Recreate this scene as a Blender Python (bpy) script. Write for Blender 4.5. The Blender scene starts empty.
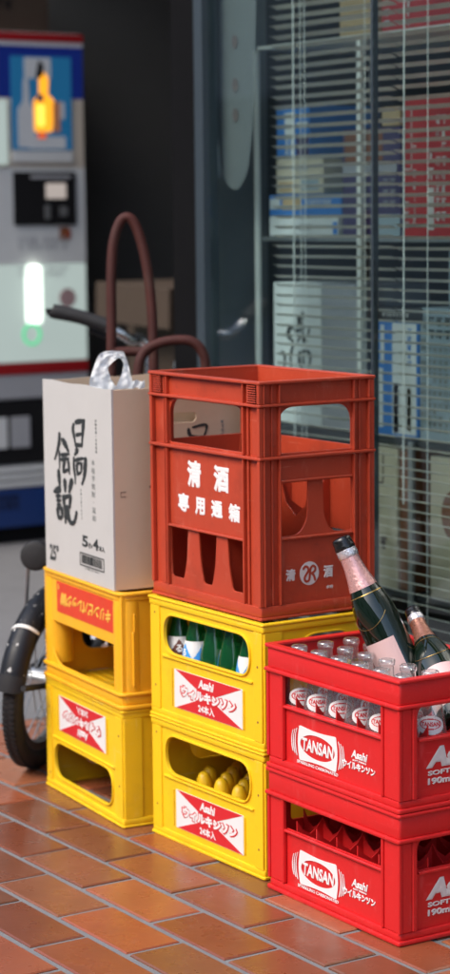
import bpy, bmesh, math, random
from mathutils import Vector, Matrix, noise
R = math.radians
random.seed(7)
S = bpy.context.scene
COL = S.collection

# ------------------------------------------------------------------ camera
cam_d = bpy.data.cameras.new('camera'); cam = bpy.data.objects.new('camera', cam_d); COL.objects.link(cam); S.camera = cam
cx_ = Vector((0.5454749, 0.83806352, -0.01032845)); cu_ = Vector((-0.09781794, 0.07589666, 0.99230608)); cf_ = Vector((-0.83239942, 0.54026775, -0.12337737))
mw = Matrix(((cx_.x, cu_.x, -cf_.x, 3.10822691), (cx_.y, cu_.y, -cf_.y, -2.09078004), (cx_.z, cu_.z, -cf_.z, 1.16372402), (0, 0, 0, 1)))
cam.matrix_world = mw
cam_d.sensor_fit = 'VERTICAL'; cam_d.sensor_height = 36.0; cam_d.lens = 2200.52 / 974 * 36.0
cam_d.clip_start = 0.05; cam_d.clip_end = 400
cam_d.dof.use_dof = True; cam_d.dof.focus_distance = 3.62; cam_d.dof.aperture_fstop = 3.6
# ------------------------------------------------------------------ world, sun, exposure
SUN_DIR = Vector((0.02, -0.78, 0.86)).normalized()
W = bpy.data.worlds.new('World'); S.world = W; W.use_nodes = True
nt = W.node_tree; bg = nt.nodes['Background']
sky = nt.nodes.new('ShaderNodeTexSky'); sky.sky_type = 'NISHITA'; sky.sun_disc = False
sky.sun_elevation = math.asin(SUN_DIR.z); sky.sun_rotation = math.atan2(SUN_DIR.x, SUN_DIR.y)
sky.dust_density = 3.0; sky.air_density = 1.0; sky.ozone_density = 0.6
nt.links.new(sky.outputs[0], bg.inputs[0]); bg.inputs[1].default_value = 0.15
sd = bpy.data.lights.new('sun', 'SUN'); sd.energy = 0.85; sd.angle = R(32); sd.color = (1.0, 0.975, 0.94)
sun = bpy.data.objects.new('sun', sd); COL.objects.link(sun)
sun.rotation_euler = SUN_DIR.to_track_quat('Z', 'Y').to_euler()
S.view_settings.view_transform = 'Standard'; S.view_settings.look = 'None'; S.view_settings.gamma = 1.0
S.view_settings.use_curve_mapping = False; S.view_settings.exposure = 1.22
S.cycles.use_denoising = True; S.cycles.max_bounces = 10; S.cycles.transparent_max_bounces = 24
S.cycles.transmission_bounces = 8; S.cycles.caustics_reflective = False; S.cycles.caustics_refractive = False

# ------------------------------------------------------------------ materials
def _new(name):
    m = bpy.data.materials.new(name); m.use_nodes = True
    n = m.node_tree; return m, n, n.nodes['Principled BSDF'], n.nodes['Material Output']

def worn(name, col, rough=0.45, var=0.10, scale=14, bump=0.15, bscale=120, scuff=0.0, scuffcol=(0.6, 0.6, 0.6), dirt=0.0, dirtcol=(0.03, 0.025, 0.02), spec=0.5, metal=0.0, coat=0.0, attr=None):
    """painted or moulded surface with patchy tone, scuffs, grime and fine relief"""
    m, n, b, o = _new(name); L = n.links
    tc = n.nodes.new('ShaderNodeTexCoord')
    no = n.nodes.new('ShaderNodeTexNoise'); no.inputs['Scale'].default_value = scale; no.inputs['Detail'].default_value = 6; L.new(tc.outputs['Object'], no.inputs['Vector'])
    mx = n.nodes.new('ShaderNodeMix'); mx.data_type = 'RGBA'
    mx.inputs[6].default_value = (*[c * (1 - var) for c in col], 1); mx.inputs[7].default_value = (*[min(1, c * (1 + var)) for c in col], 1)
    L.new(no.outputs['Fac'], mx.inputs[0]); cur = mx.outputs[2]
    if attr:
        at = n.nodes.new('ShaderNodeAttribute'); at.attribute_name = attr
        mm = n.nodes.new('ShaderNodeMix'); mm.data_type = 'RGBA'; mm.blend_type = 'MULTIPLY'; mm.inputs[0].default_value = 1
        L.new(cur, mm.inputs[6]); L.new(at.outputs['Color'], mm.inputs[7]); cur = mm.outputs[2]
    def layer(sc, lo, hi, amt, c, stretch=(1, 1, 1)):
        nonlocal cur
        mp = n.nodes.new('ShaderNodeMapping'); mp.inputs['Scale'].default_value = stretch; L.new(tc.outputs['Object'], mp.inputs[0])
        t = n.nodes.new('ShaderNodeTexNoise'); t.inputs['Scale'].default_value = sc; t.inputs['Detail'].default_value = 8; t.inputs['Roughness'].default_value = 0.65; L.new(mp.outputs[0], t.inputs['Vector'])
        r = n.nodes.new('ShaderNodeMapRange'); r.inputs[1].default_value = lo; r.inputs[2].default_value = hi; r.inputs[4].default_value = amt; L.new(t.outputs['Fac'], r.inputs[0])
        k = n.nodes.new('ShaderNodeMix'); k.data_type = 'RGBA'; L.new(r.outputs[0], k.inputs[0]); L.new(cur, k.inputs[6]); k.inputs[7].default_value = (*c, 1); cur = k.outputs[2]
    if scuff: layer(30, 0.60, 0.74, scuff, scuffcol, (1, 1, 0.35)); layer(150, 0.62, 0.72, scuff * 0.8, scuffcol); layer(190, 0.64, 0.70, scuff * 1.6, scuffcol, (0.05, 0.05, 1.0)); layer(170, 0.66, 0.71, scuff * 1.4, scuffcol, (1.0, 1.0, 0.05))
    if dirt: layer(9, 0.52, 0.75, dirt, dirtcol); layer(60, 0.62, 0.75, dirt * 0.9, dirtcol)
    L.new(cur, b.inputs['Base Color'])
    rr = n.nodes.new('ShaderNodeMapRange'); rr.inputs[3].default_value = max(0.02, rough - 0.10); rr.inputs[4].default_value = min(1, rough + 0.12)
    n2 = n.nodes.new('ShaderNodeTexNoise'); n2.inputs['Scale'].default_value = scale * 2.3; n2.inputs['Detail'].default_value = 5; L.new(tc.outputs['Object'], n2.inputs['Vector'])
    L.new(n2.outputs['Fac'], rr.inputs[0]); L.new(rr.outputs[0], b.inputs['Roughness'])
    b.inputs['Specular IOR Level'].default_value = spec; b.inputs['Metallic'].default_value = metal; b.inputs['Coat Weight'].default_value = coat
    if bump:
        n3 = n.nodes.new('ShaderNodeTexNoise'); n3.inputs['Scale'].default_value = bscale; n3.inputs['Detail'].default_value = 4; L.new(tc.outputs['Object'], n3.inputs['Vector'])
        bp = n.nodes.new('ShaderNodeBump'); bp.inputs['Strength'].default_value = bump; bp.inputs['Distance'].default_value = 0.002
        L.new(n3.outputs['Fac'], bp.inputs['Height']); L.new(bp.outputs[0], b.inputs['Normal'])
    return m

def clear(name, tint, edge=(0.25, 0.3, 0.3), gloss=1.0, rough=0.02, edge_amt=0.8, milk=0.0, milkcol=(0.8, 0.8, 0.8)):
    """thin glass wall: see-through with fresnel reflection, denser where seen edge-on"""
    m, n, b, o = _new(name); L = n.links; n.nodes.remove(b)
    lw = n.nodes.new('ShaderNodeLayerWeight'); lw.inputs[0].default_value = 0.35
    pw = n.nodes.new('ShaderNodeMath'); pw.operation = 'POWER'; pw.inputs[1].default_value = 2.2; L.new(lw.outputs['Facing'], pw.inputs[0])
    ml = n.nodes.new('ShaderNodeMath'); ml.operation = 'MULTIPLY'; ml.inputs[1].default_value = edge_amt; L.new(pw.outputs[0], ml.inputs[0])
    mx = n.nodes.new('ShaderNodeMix'); mx.data_type = 'RGBA'; mx.inputs[6].default_value = (*tint, 1); mx.inputs[7].default_value = (*edge, 1); L.new(ml.outputs[0], mx.inputs[0])
    tr = n.nodes.new('ShaderNodeBsdfTransparent'); L.new(mx.outputs[2], tr.inputs[0])
    gl = n.nodes.new('ShaderNodeBsdfGlossy'); gl.inputs['Roughness'].default_value = rough; gl.inputs[0].default_value = (1, 1, 1, 1)
    lf = n.nodes.new('ShaderNodeLayerWeight'); lf.inputs[0].default_value = 0.5     # facing = 1 - cos, the same from both sides of the wall
    p5 = n.nodes.new('ShaderNodeMath'); p5.operation = 'POWER'; p5.inputs[1].default_value = 5.0; L.new(lf.outputs['Facing'], p5.inputs[0])
    mg = n.nodes.new('ShaderNodeMath'); mg.operation = 'MULTIPLY_ADD'; mg.inputs[1].default_value = 0.95 * gloss; mg.inputs[2].default_value = 0.045 * gloss; mg.use_clamp = True; L.new(p5.outputs[0], mg.inputs[0])
    ms = n.nodes.new('ShaderNodeMixShader'); L.new(mg.outputs[0], ms.inputs[0]); L.new(tr.outputs[0], ms.inputs[1]); L.new(gl.outputs[0], ms.inputs[2])
    if milk:
        df = n.nodes.new('ShaderNodeBsdfDiffuse'); df.inputs[0].default_value = (*milkcol, 1); tl = n.nodes.new('ShaderNodeBsdfTranslucent'); tl.inputs[0].default_value = (*milkcol, 1)
        ad = n.nodes.new('ShaderNodeMixShader'); L.new(df.outputs[0], ad.inputs[1]); L.new(tl.outputs[0], ad.inputs[2])
        mk = n.nodes.new('ShaderNodeMixShader'); mk.inputs[0].default_value = milk; L.new(ms.outputs[0], mk.inputs[1]); L.new(ad.outputs[0], mk.inputs[2]); L.new(mk.outputs[0], o.inputs[0])
    else: L.new(ms.outputs[0], o.inputs[0])
    return m

def lit(name, col, strength):
    m, n, b, o = _new(name); b.inputs['Base Color'].default_value = (*[c * 0.5 for c in col], 1)
    b.inputs['Emission Color'].default_value = (*col, 1); b.inputs['Emission Strength'].default_value = strength; b.inputs['Roughness'].default_value = 0.3
    return m

M = {}
M['sake'] = worn('sake_crate_plastic', (0.42, 0.050, 0.020), 0.38, 0.18, 7, 0.10, 90, scuff=0.26, scuffcol=(0.62, 0.24, 0.16), dirt=0.45, dirtcol=(0.10, 0.018, 0.010))
M['red'] = worn('red_crate_plastic', (0.60, 0.016, 0.017), 0.38, 0.10, 8, 0.08, 90, scuff=0.20, scuffcol=(0.78, 0.20, 0.20), dirt=0.22, dirtcol=(0.16, 0.008, 0.008))
M['yellow'] = worn('yellow_crate_plastic', (0.82, 0.525, 0.011), 0.42, 0.06, 8, 0.08, 90, scuff=0.18, scuffcol=(0.85, 0.74, 0.36), dirt=0.30, dirtcol=(0.40, 0.24, 0.02))
M['amber'] = worn('amber_crate_plastic', (0.84, 0.42, 0.014), 0.42, 0.08, 8, 0.08, 90, scuff=0.10, scuffcol=(0.88, 0.6, 0.2), dirt=0.28, dirtcol=(0.36, 0.15, 0.02))
M['print_white'] = worn('white_print', (0.74, 0.74, 0.73), 0.5, 0.04, 40, 0.0)
M['print_pale'] = worn('faded_white_print', (0.62, 0.60, 0.58), 0.55, 0.12, 60, 0.0)
M['label_white'] = worn('label_white', (0.72, 0.72, 0.71), 0.45, 0.05, 30, 0.0, scuff=0.05, dirt=0.06, dirtcol=(0.4, 0.35, 0.3))
M['label_red'] = worn('label_red', (0.58, 0.018, 0.024), 0.45, 0.08, 30, 0.0, scuff=0.07, scuffcol=(0.7, 0.3, 0.3))
M['sign_red'] = worn('sign_red', (0.64, 0.05, 0.016), 0.45, 0.10, 30, 0.0)
M['sign_yellow'] = worn('sign_yellow', (0.80, 0.45, 0.06), 0.5, 0.05, 30, 0.0)
M['card_white'] = worn('white_faced_cardboard', (0.46, 0.455, 0.435), 0.75, 0.05, 12, 0.12, 60, dirt=0.14, dirtcol=(0.36, 0.33, 0.28))
M['card'] = worn('brown_cardboard', (0.56, 0.425, 0.30), 0.8, 0.06, 14, 0.18, 60, dirt=0.12, dirtcol=(0.3, 0.21, 0.14))
M['card_pale'] = worn('pale_cardboard', (0.60, 0.50, 0.40), 0.8, 0.06, 14, 0.15, 60)
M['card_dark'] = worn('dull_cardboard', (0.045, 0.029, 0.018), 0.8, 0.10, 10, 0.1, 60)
M['ink'] = worn('black_ink', (0.022, 0.026, 0.026), 0.6, 0.3, 80, 0.0)
M['ink_grey'] = worn('grey_ink', (0.20, 0.21, 0.20), 0.6, 0.2, 80, 0.0)
M['black'] = worn('black_rubber', (0.011, 0.011, 0.012), 0.7, 0.2, 30, 0.25, 200)
M['fender'] = worn('scuffed_black_paint', (0.016, 0.018, 0.024), 0.32, 0.2, 20, 0.05, 90, scuff=0.0)
M['chrome'] = worn('dull_chrome', (0.62, 0.63, 0.64), 0.26, 0.08, 30, 0.03, 200, metal=1.0, dirt=0.15, dirtcol=(0.2, 0.15, 0.12))
M['old_rim'] = worn('tarnished_rim', (0.15, 0.15, 0.15), 0.4, 0.1, 30, 0.0, metal=0.7, dirt=0.4)
M['steel'] = worn('grey_steel', (0.42, 0.44, 0.45), 0.38, 0.08, 30, 0.03, 200, metal=0.8)
M['rust'] = worn('rusty_red_paint', (0.048, 0.0105, 0.0075), 0.66, 0.4, 16, 0.4, 150, spec=0.3, dirt=0.9, dirtcol=(0.055, 0.026, 0.018))
M['foil_pink'] = worn('pink_foil', (0.72, 0.40, 0.37), 0.28, 0.12, 60, 0.5, 170, metal=0.55)
M['foil_copper'] = worn('copper_foil', (0.42, 0.19, 0.13), 0.28, 0.12, 60, 0.5, 170, metal=0.6)
M['foil_silver'] = worn('silver_foil', (0.72, 0.70, 0.72), 0.25, 0.12, 60, 0.7, 220, metal=0.7)
M['dark_glass'] = worn('dark_green_bottle_glass', (0.004, 0.010, 0.005), -0.06, 0.1, 10, 0.0, coat=0.3, spec=0.6)
M['cap_black'] = worn('black_cap', (0.008, 0.008, 0.008), 0.22, 0.1, 20, 0.15, 160)
M['gold'] = worn('gold_line', (0.55, 0.36, 0.12), 0.3, 0.1, 20, 0.0, metal=0.9)
M['label_pink'] = worn('pale_pink_label', (0.66, 0.44, 0.42), 0.5, 0.05, 20, 0.0)
M['green_glass'] = clear('green_bottle_glass', (0.24, 0.72, 0.34), (0.01, 0.18, 0.05), 2.4, 0.05, 0.95, 0.26, (0.02, 0.33, 0.10))
M['clear_glass'] = clear('clear_bottle_glass', (0.93, 0.95, 0.95), (0.42, 0.46, 0.46), 3.0, 0.05, 0.85, 0.11, (0.8, 0.82, 0.82))
M['pane'] = clear('window_glass', (0.84, 0.91, 0.91), (0.7, 0.8, 0.8), 1.35, 0.0, 0.3)
M['label_blue'] = worn('label_blue', (0.05, 0.30, 0.68), 0.4, 0.06, 30, 0.0)
M['label_brown'] = worn('label_brown', (0.13, 0.045, 0.032), 0.4, 0.06, 30, 0.0)
M['slat'] = worn('painted_slat', (0.66, 0.63, 0.57), 0.42, 0.05, 30, 0.0)
M['cord'] = worn('white_cord', (0.70, 0.70, 0.66), 0.6, 0.05, 30, 0.0)
M['alu'] = worn('grey_aluminium', (0.055, 0.075, 0.09), 0.45, 0.06, 20, 0.0, metal=0.5)
M['alu_dark'] = worn('dark_window_rail', (0.055, 0.065, 0.07), 0.45, 0.1, 20, 0.0, metal=0.4)
M['rack'] = worn('white_rack_paint', (0.80, 0.80, 0.76), 0.45, 0.05, 30, 0.0)
M['concrete'] = worn('garage_concrete', (0.155, 0.155, 0.158), 0.85, 0.18, 2.2, 0.25, 60, dirt=0.35, dirtcol=(0.08, 0.08, 0.08))
M['grout'] = worn('grey_grout', (0.165, 0.170, 0.172), 0.9, 0.2, 18, 0.5, 200, dirt=0.35, dirtcol=(0.10, 0.10, 0.10))
M['tile'] = worn('terracotta_tile', (0.255, 0.074, 0.032), 0.28, 0.34, 9, 0.14, 70, scuff=0.16, scuffcol=(0.38, 0.22, 0.16), dirt=0.55, dirtcol=(0.15, 0.05, 0.028), attr='tone')
M['asphalt'] = worn('street_asphalt', (0.06, 0.06, 0.062), 0.9, 0.2, 4, 0.5, 200)
M['dark_wall'] = worn('dark_wall_paint', (0.085, 0.083, 0.077), 0.8, 0.15, 3, 0.2, 40)
M['shop_wall'] = worn('shop_inner_wall', (0.09, 0.088, 0.082), 0.85, 0.15, 2, 0.1, 30)
M['pane_haze'] = worn('grey_pane_haze', (0.24, 0.25, 0.25), 0.7, 0.6, 4, 0.0)  # mottled grey imitating the hazy reflection in the left pane
M['post_shade'] = worn('painted_post_shade', (0.004, 0.004, 0.0045), 0.9, 0.2, 6, 0.0, spec=0.1)  # shade at the recess corner, put into the post's near-black colour
M['facade_dark'] = worn('brown_render', (0.27, 0.265, 0.26), 0.85, 0.2, 0.5, 0.1, 20)
M['facade'] = worn('pale_render', (0.42, 0.41, 0.39), 0.85, 0.1, 1, 0.1, 20)
M['dark'] = worn('dark_interior', (0.012, 0.012, 0.013), 0.9, 0.1, 6, 0.0, spec=0.15)
def flat(name, col, rough=0.5, var=0.06): M[name] = worn(name, col, rough, var, 22, 0.0)
flat('v_white', (0.68, 0.70, 0.69), 0.35); flat('v_red', (0.34, 0.012, 0.016), 0.35); flat('v_blue', (0.012, 0.035, 0.21), 0.35); flat('v_cream', (0.62, 0.55, 0.45), 0.5)
flat('v_grey', (0.40, 0.41, 0.43), 0.35); flat('v_navy', (0.010, 0.04, 0.17), 0.35)
flat('box_blue', (0.035, 0.20, 0.58)); flat('box_white', (0.70, 0.72, 0.72)); flat('box_cream', (0.62, 0.55, 0.42)); flat('box_red', (0.46, 0.03, 0.036)); flat('box_purple', (0.055, 0.040, 0.12))
flat('box_brown', (0.24, 0.085, 0.035)); flat('box_gray', (0.34, 0.34, 0.37)); flat('box_bluegrey', (0.32, 0.40, 0.45)); flat('box_tan', (0.50, 0.36, 0.20)); flat('box_black', (0.02, 0.02, 0.022))
flat('banner', (0.46, 0.48, 0.47), 0.8); flat('faded_red', (0.13, 0.095, 0.09), 0.8)

def bag_mat():
    m, n, b, o = _new('thin_white_plastic'); L = n.links; n.nodes.remove(b)
    d = n.nodes.new('ShaderNodeBsdfPrincipled'); d.inputs['Base Color'].default_value = (0.90, 0.92, 0.93, 1); d.inputs['Roughness'].default_value = 0.55; d.inputs['Specular IOR Level'].default_value = 0.12
    t = n.nodes.new('ShaderNodeBsdfTranslucent'); t.inputs[0].default_value = (0.8, 0.84, 0.86, 1)
    p = n.nodes.new('ShaderNodeBsdfTransparent')
    a = n.nodes.new('ShaderNodeMixShader'); a.inputs[0].default_value = 0.40; c = n.nodes.new('ShaderNodeMixShader'); c.inputs[0].default_value = 0.02
    L.new(d.outputs[0], a.inputs[1]); L.new(t.outputs[0], a.inputs[2]); L.new(a.outputs[0], c.inputs[1]); L.new(p.outputs[0], c.inputs[2]); L.new(c.outputs[0], o.inputs[0])
    return m
M['bag'] = bag_mat()

# ------------------------------------------------------------------ mesh helpers
def fm(face, o=(0, 0, 0)):
    ax = {'front': ((1, 0, 0), (0, 0, 1), (0, -1, 0)), 'right': ((0, 1, 0), (0, 0, 1), (1, 0, 0)), 'back': ((-1, 0, 0), (0, 0, 1), (0, 1, 0)),
          'left': ((0, -1, 0), (0, 0, 1), (-1, 0, 0)), 'top': ((1, 0, 0), (0, 1, 0), (0, 0, 1))}[face]
    u, v, w = ax
    return Matrix(((u[0], v[0], w[0], o[0]), (u[1], v[1], w[1], o[1]), (u[2], v[2], w[2], o[2]), (0, 0, 0, 1)))

def rpoly(pts, rad, seg=6):
    """closed polygon with rounded corners; rad one number or one per point"""
    n = len(pts); out = []
    rs = rad if isinstance(rad, (list, tuple)) else [rad] * n
    for i in range(n):
        p = Vector(pts[i]).to_2d(); a = Vector(pts[i - 1]).to_2d(); b = Vector(pts[(i + 1) % n]).to_2d(); r = rs[i]
        if r <= 0: out.append((p.x, p.y)); continue
        da = (a - p); db = (b - p); r_ = min(r, da.length * 0.499, db.length * 0.499)
        q0 = p + da.normalized() * r_; q1 = p + db.normalized() * r_
        for k in range(seg + 1):
            t = k / seg; q = q0 * (1 - t) ** 2 + p * 2 * t * (1 - t) + q1 * t * t; out.append((q.x, q.y))
    return out
def rect(x0, x1, y0, y1, r=0.0, seg=5): return rpoly([(x0, y0), (x1, y0), (x1, y1), (x0, y1)], r, seg)
def ell(cx, cy, a, b, n=32): return [(cx + a * math.cos(2 * math.pi * k / n), cy + b * math.sin(2 * math.pi * k / n)) for k in range(n)]

def curve_mesh(loops, t, bev):
    c = bpy.data.curves.new('c', 'CURVE'); c.dimensions = '2D'; c.fill_mode = 'BOTH'
    for lp in loops:
        s = c.splines.new('POLY'); s.points.add(len(lp) - 1)
        for k, p in enumerate(lp): s.points[k].co = (p[0], p[1], 0, 1)
        s.use_cyclic_u = True
    c.extrude = max(0.00005, t / 2 - bev); c.bevel_depth = bev; c.bevel_resolution = 1
    if bev: c.offset = -bev
    o = bpy.data.objects.new('c', c); me = bpy.data.meshes.new_from_object(o)
    bpy.data.objects.remove(o); bpy.data.curves.remove(c)
    return me

_txt = {}
def text_mesh(s, bold=0.0, thick=0.006, space=1.0):
    key = (s, bold, thick, space)
    if key in _txt: return _txt[key]
    c = bpy.data.curves.new('t', 'FONT'); c.body = s; c.size = 1; c.align_x = 'CENTER'; c.align_y = 'CENTER'; c.resolution_u = 3; c.space_character = space
    c.extrude = thick; c.bevel_depth = bold; c.bevel_resolution = 0 if bold else 0
    o = bpy.data.objects.new('t', c); COL.objects.link(o)
    dg = bpy.context.evaluated_depsgraph_get(); dg.update()
    me = bpy.data.meshes.new_from_object(o.evaluated_get(dg))
    bpy.data.objects.remove(o); bpy.data.curves.remove(c); _txt[key] = me
    return me

class MB:
    def __init__(s): s.bm = bmesh.new()
    def add_mesh(s, me, mat=None, fn=None, keep=False):
        n0 = len(s.bm.verts); s.bm.from_mesh(me); s.bm.verts.ensure_lookup_table()
        for v in s.bm.verts[n0:]:
            if fn: v.co = Vector(fn(v.co))
            if mat is not None: v.co = mat @ v.co
        if not keep: bpy.data.meshes.remove(me)
        return s
    def plate(s, loops, t, mat, bev=0.0008):
        return s.add_mesh(curve_mesh(loops, t, bev), mat)
    def box(s, x0, x1, y0, y1, z0, z1, bev=0.001, mat=None, seg=1):
        t = bmesh.new(); bmesh.ops.create_cube(t, size=1)
        for v in t.verts: v.co = Vector(((x0 + x1) / 2 + v.co.x * (x1 - x0), (y0 + y1) / 2 + v.co.y * (y1 - y0), (z0 + z1) / 2 + v.co.z * (z1 - z0)))
        b = min(bev, abs(x1 - x0) * 0.4, abs(y1 - y0) * 0.4, abs(z1 - z0) * 0.4)
        if b > 0: bmesh.ops.bevel(t, geom=t.edges[:], offset=b, segments=seg, affect='EDGES', profile=0.6)
        me = bpy.data.meshes.new('b'); t.to_mesh(me); t.free(); return s.add_mesh(me, mat)
    def ring(s, x0, x1, y0, y1, z0, z1, w, bev=0.0015, rad=0.0):
        lo = [rect(x0, x1, y0, y1, rad), rect(x0 + w, x1 - w, y0 + w, y1 - w, max(0, rad - w * 0.5))]
        return s.plate(lo, z1 - z0, fm('top', (0, 0, (z0 + z1) / 2)), bev)
    def text(s, body, u0, u1, v0, v1, mat, bold=0.0, thick=0.006, shear=0.0, fn=None, rot180=False, space=1.0, zs=None):
        me = text_mesh(body, bold, thick, space)
        xs = [v.co.x for v in me.vertices]; ys = [v.co.y for v in me.vertices]
        ax, bx, ay, by = min(xs), max(xs), min(ys), max(ys); sx = (u1 - u0) / (bx - ax); sy = (v1 - v0) / (by - ay)
        sz = min(sx, sy) if zs is None else zs
        def f(c):
            u = (c.x - ax) * sx; v = (c.y - ay) * sy
            if rot180: u = (u1 - u0) - u; v = (v1 - v0) - v
            u += shear * (v - (v1 - v0) / 2)
            p = (u0 + u, v0 + v, c.z * sz); return fn(p) if fn else p
        return s.add_mesh(me, mat, f, keep=True)
    def tube(s, pts, r, seg=12, cap=True, sub=4):
        P = [Vector(p) for p in pts]
        if sub > 1 and len(P) > 2:
            Q = []; rr = []
            for i in range(len(P) - 1):
                p0 = P[max(0, i - 1)]; p1 = P[i]; p2 = P[i + 1]; p3 = P[min(len(P) - 1, i + 2)]
                for k in range(sub):
                    t = k / sub
                    Q.append(0.5 * ((2 * p1) + (p2 - p0) * t + (2 * p0 - 5 * p1 + 4 * p2 - p3) * t * t + (3 * p1 - p0 - 3 * p2 + p3) * t ** 3))
            Q.append(P[-1]); n = len(P)
            if isinstance(r, (list, tuple)): rr = [r[min(n - 1, int(i / sub))] * (1 - (i / sub) % 1) + r[min(n - 1, int(i / sub) + 1)] * ((i / sub) % 1) for i in range(len(Q))]
            P = Q; r = rr if rr else r
        rs = r if isinstance(r, (list, tuple)) else [r] * len(P)
        T = [(P[min(i + 1, len(P) - 1)] - P[max(i - 1, 0)]).normalized() for i in range(len(P))]
        up = Vector((0, 0, 1)) if abs(T[0].z) < 0.9 else Vector((1, 0, 0)); nrm = T[0].cross(up).normalized(); rings = []
        for i, p in enumerate(P):
            nrm = (nrm - T[i] * nrm.dot(T[i])).normalized(); bn = T[i].cross(nrm)
            rings.append([s.bm.verts.new(p + (nrm * math.cos(2 * math.pi * k / seg) + bn * math.sin(2 * math.pi * k / seg)) * rs[i]) for k in range(seg)])
        for a, b in zip(rings, rings[1:]):
            for k in range(seg): s.bm.faces.new((a[k], a[(k + 1) % seg], b[(k + 1) % seg], b[k]))
        if cap: s.bm.faces.new(rings[0][::-1]); s.bm.faces.new(rings[-1])
        return s
    def lathe(s, prof, seg=28, mat=None, cap0=True, cap1=True, a0=0.0, a1=None):
        full = a1 is None; n = seg if full else seg + 1; rings = []
        for r, z in prof:
            ring = []
            for k in range(n):
                a = 2 * math.pi * k / seg if full else a0 + (a1 - a0) * k / seg
                c = Vector((r * math.cos(a), r * math.sin(a), z)); ring.append(s.bm.verts.new(mat @ c if mat is not None else c))
            rings.append(ring)
        for a, b in zip(rings, rings[1:]):
            for k in range(n if full else n - 1): s.bm.faces.new((a[k], a[(k + 1) % n], b[(k + 1) % n], b[k]))
        if full and cap0: s.bm.faces.new(rings[0][::-1])
        if full and cap1: s.bm.faces.new(rings[-1])
        return s
    def strip(s, pts, w, mat, dz=0.0, ax=1.0, thick=0.0004, taper=True):
        """brush stroke: flat ribbon of varying width along 2D points (width stretched by ax along u)"""
        P = [Vector(p).to_2d() for p in pts]; Q = []
        for i in range(len(P) - 1):
            p0 = P[max(0, i - 1)]; p1 = P[i]; p2 = P[i + 1]; p3 = P[min(len(P) - 1, i + 2)]
            for k in range(5):
                t = k / 5; Q.append(0.5 * ((2 * p1) + (p2 - p0) * t + (2 * p0 - 5 * p1 + 4 * p2 - p3) * t * t + (3 * p1 - p0 - 3 * p2 + p3) * t ** 3))
        Q.append(P[-1]); n = len(Q); L = []; Rr = []
        for i, p in enumerate(Q):
            d = (Q[min(n - 1, i + 1)] - Q[max(0, i - 1)]); d = Vector((d.x / ax, d.y)).normalized(); nn = Vector((-d.y * ax, d.x))
            t = i / (n - 1); k = (0.55 + 0.45 * math.sin(math.pi * min(1, t * 1.15 + 0.1)) + 0.10 * math.sin(i * 2.3)) if taper else 1.0
            L.append((p + nn * w * 0.5 * k)); Rr.append((p - nn * w * 0.5 * k))
        d0 = (Q[0] - Q[1]).normalized(); d1 = (Q[-1] - Q[-2]).normalized(); e = w * 0.35
        out = [Q[0] + d0 * e] + L + [Q[-1] + d1 * e] + Rr[::-1]
        lo = [s.bm.verts.new(mat @ Vector((p.x, p.y, dz))) for p in out]; hi = [s.bm.verts.new(mat @ Vector((p.x, p.y, dz + thick))) for p in out]
        m = len(out)
        for i in range(m): s.bm.faces.new((lo[i], lo[(i + 1) % m], hi[(i + 1) % m], hi[i]))
        k = len(L)
        s.bm.faces.new((hi[0], hi[1], hi[-1])); s.bm.faces.new((hi[k + 1], hi[k], hi[k + 2]))
        for i in range(k - 1): s.bm.faces.new((hi[1 + i], hi[2 + i], hi[m - 2 - i], hi[m - 1 - i]))
        return s
    def quad(s, pts):
        s.bm.faces.new([s.bm.verts.new(Vector(p)) for p in pts]); return s
    def build(s, name, mat, parent=None, ang=35, label=None, normals=True):
        if normals: bmesh.ops.recalc_face_normals(s.bm, faces=s.bm.faces[:])
        me = bpy.data.meshes.new(name); s.bm.to_mesh(me); s.bm.free()
        for p in me.polygons: p.use_smooth = True
        me.set_sharp_from_angle(angle=R(ang))
        me.materials.append(M[mat] if isinstance(mat, str) else mat)
        o = bpy.data.objects.new(name, me); COL.objects.link(o)
        if parent: o.parent = parent
        if label: o['label'] = label
        return o

def thing(name, label, cat, loc=(0, 0, 0), rz=0.0, group=None, rot=None):
    o = bpy.data.objects.new(name, None); COL.objects.link(o); o.location = loc; o.rotation_euler = rot if rot else (0, 0, rz)
    o.empty_display_size = 0.05
    return tag(o, label, cat, group)
def tag(o, label, cat, group=None):
    o['label'] = label; o['category'] = cat
    if group: o['group'] = group
    return o
def struct(o): o['kind'] = 'structure'; return o
def copy_tree(o, loc, rot=None, label=None, parent=None):
    c = o.copy(); COL.objects.link(c)
    if parent: c.parent = parent
    else:
        c.location = loc
        if rot: c.rotation_euler = rot
        if label: c['label'] = label
    for ch in list(o.children): copy_tree(ch, None, parent=c)
    return c

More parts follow.
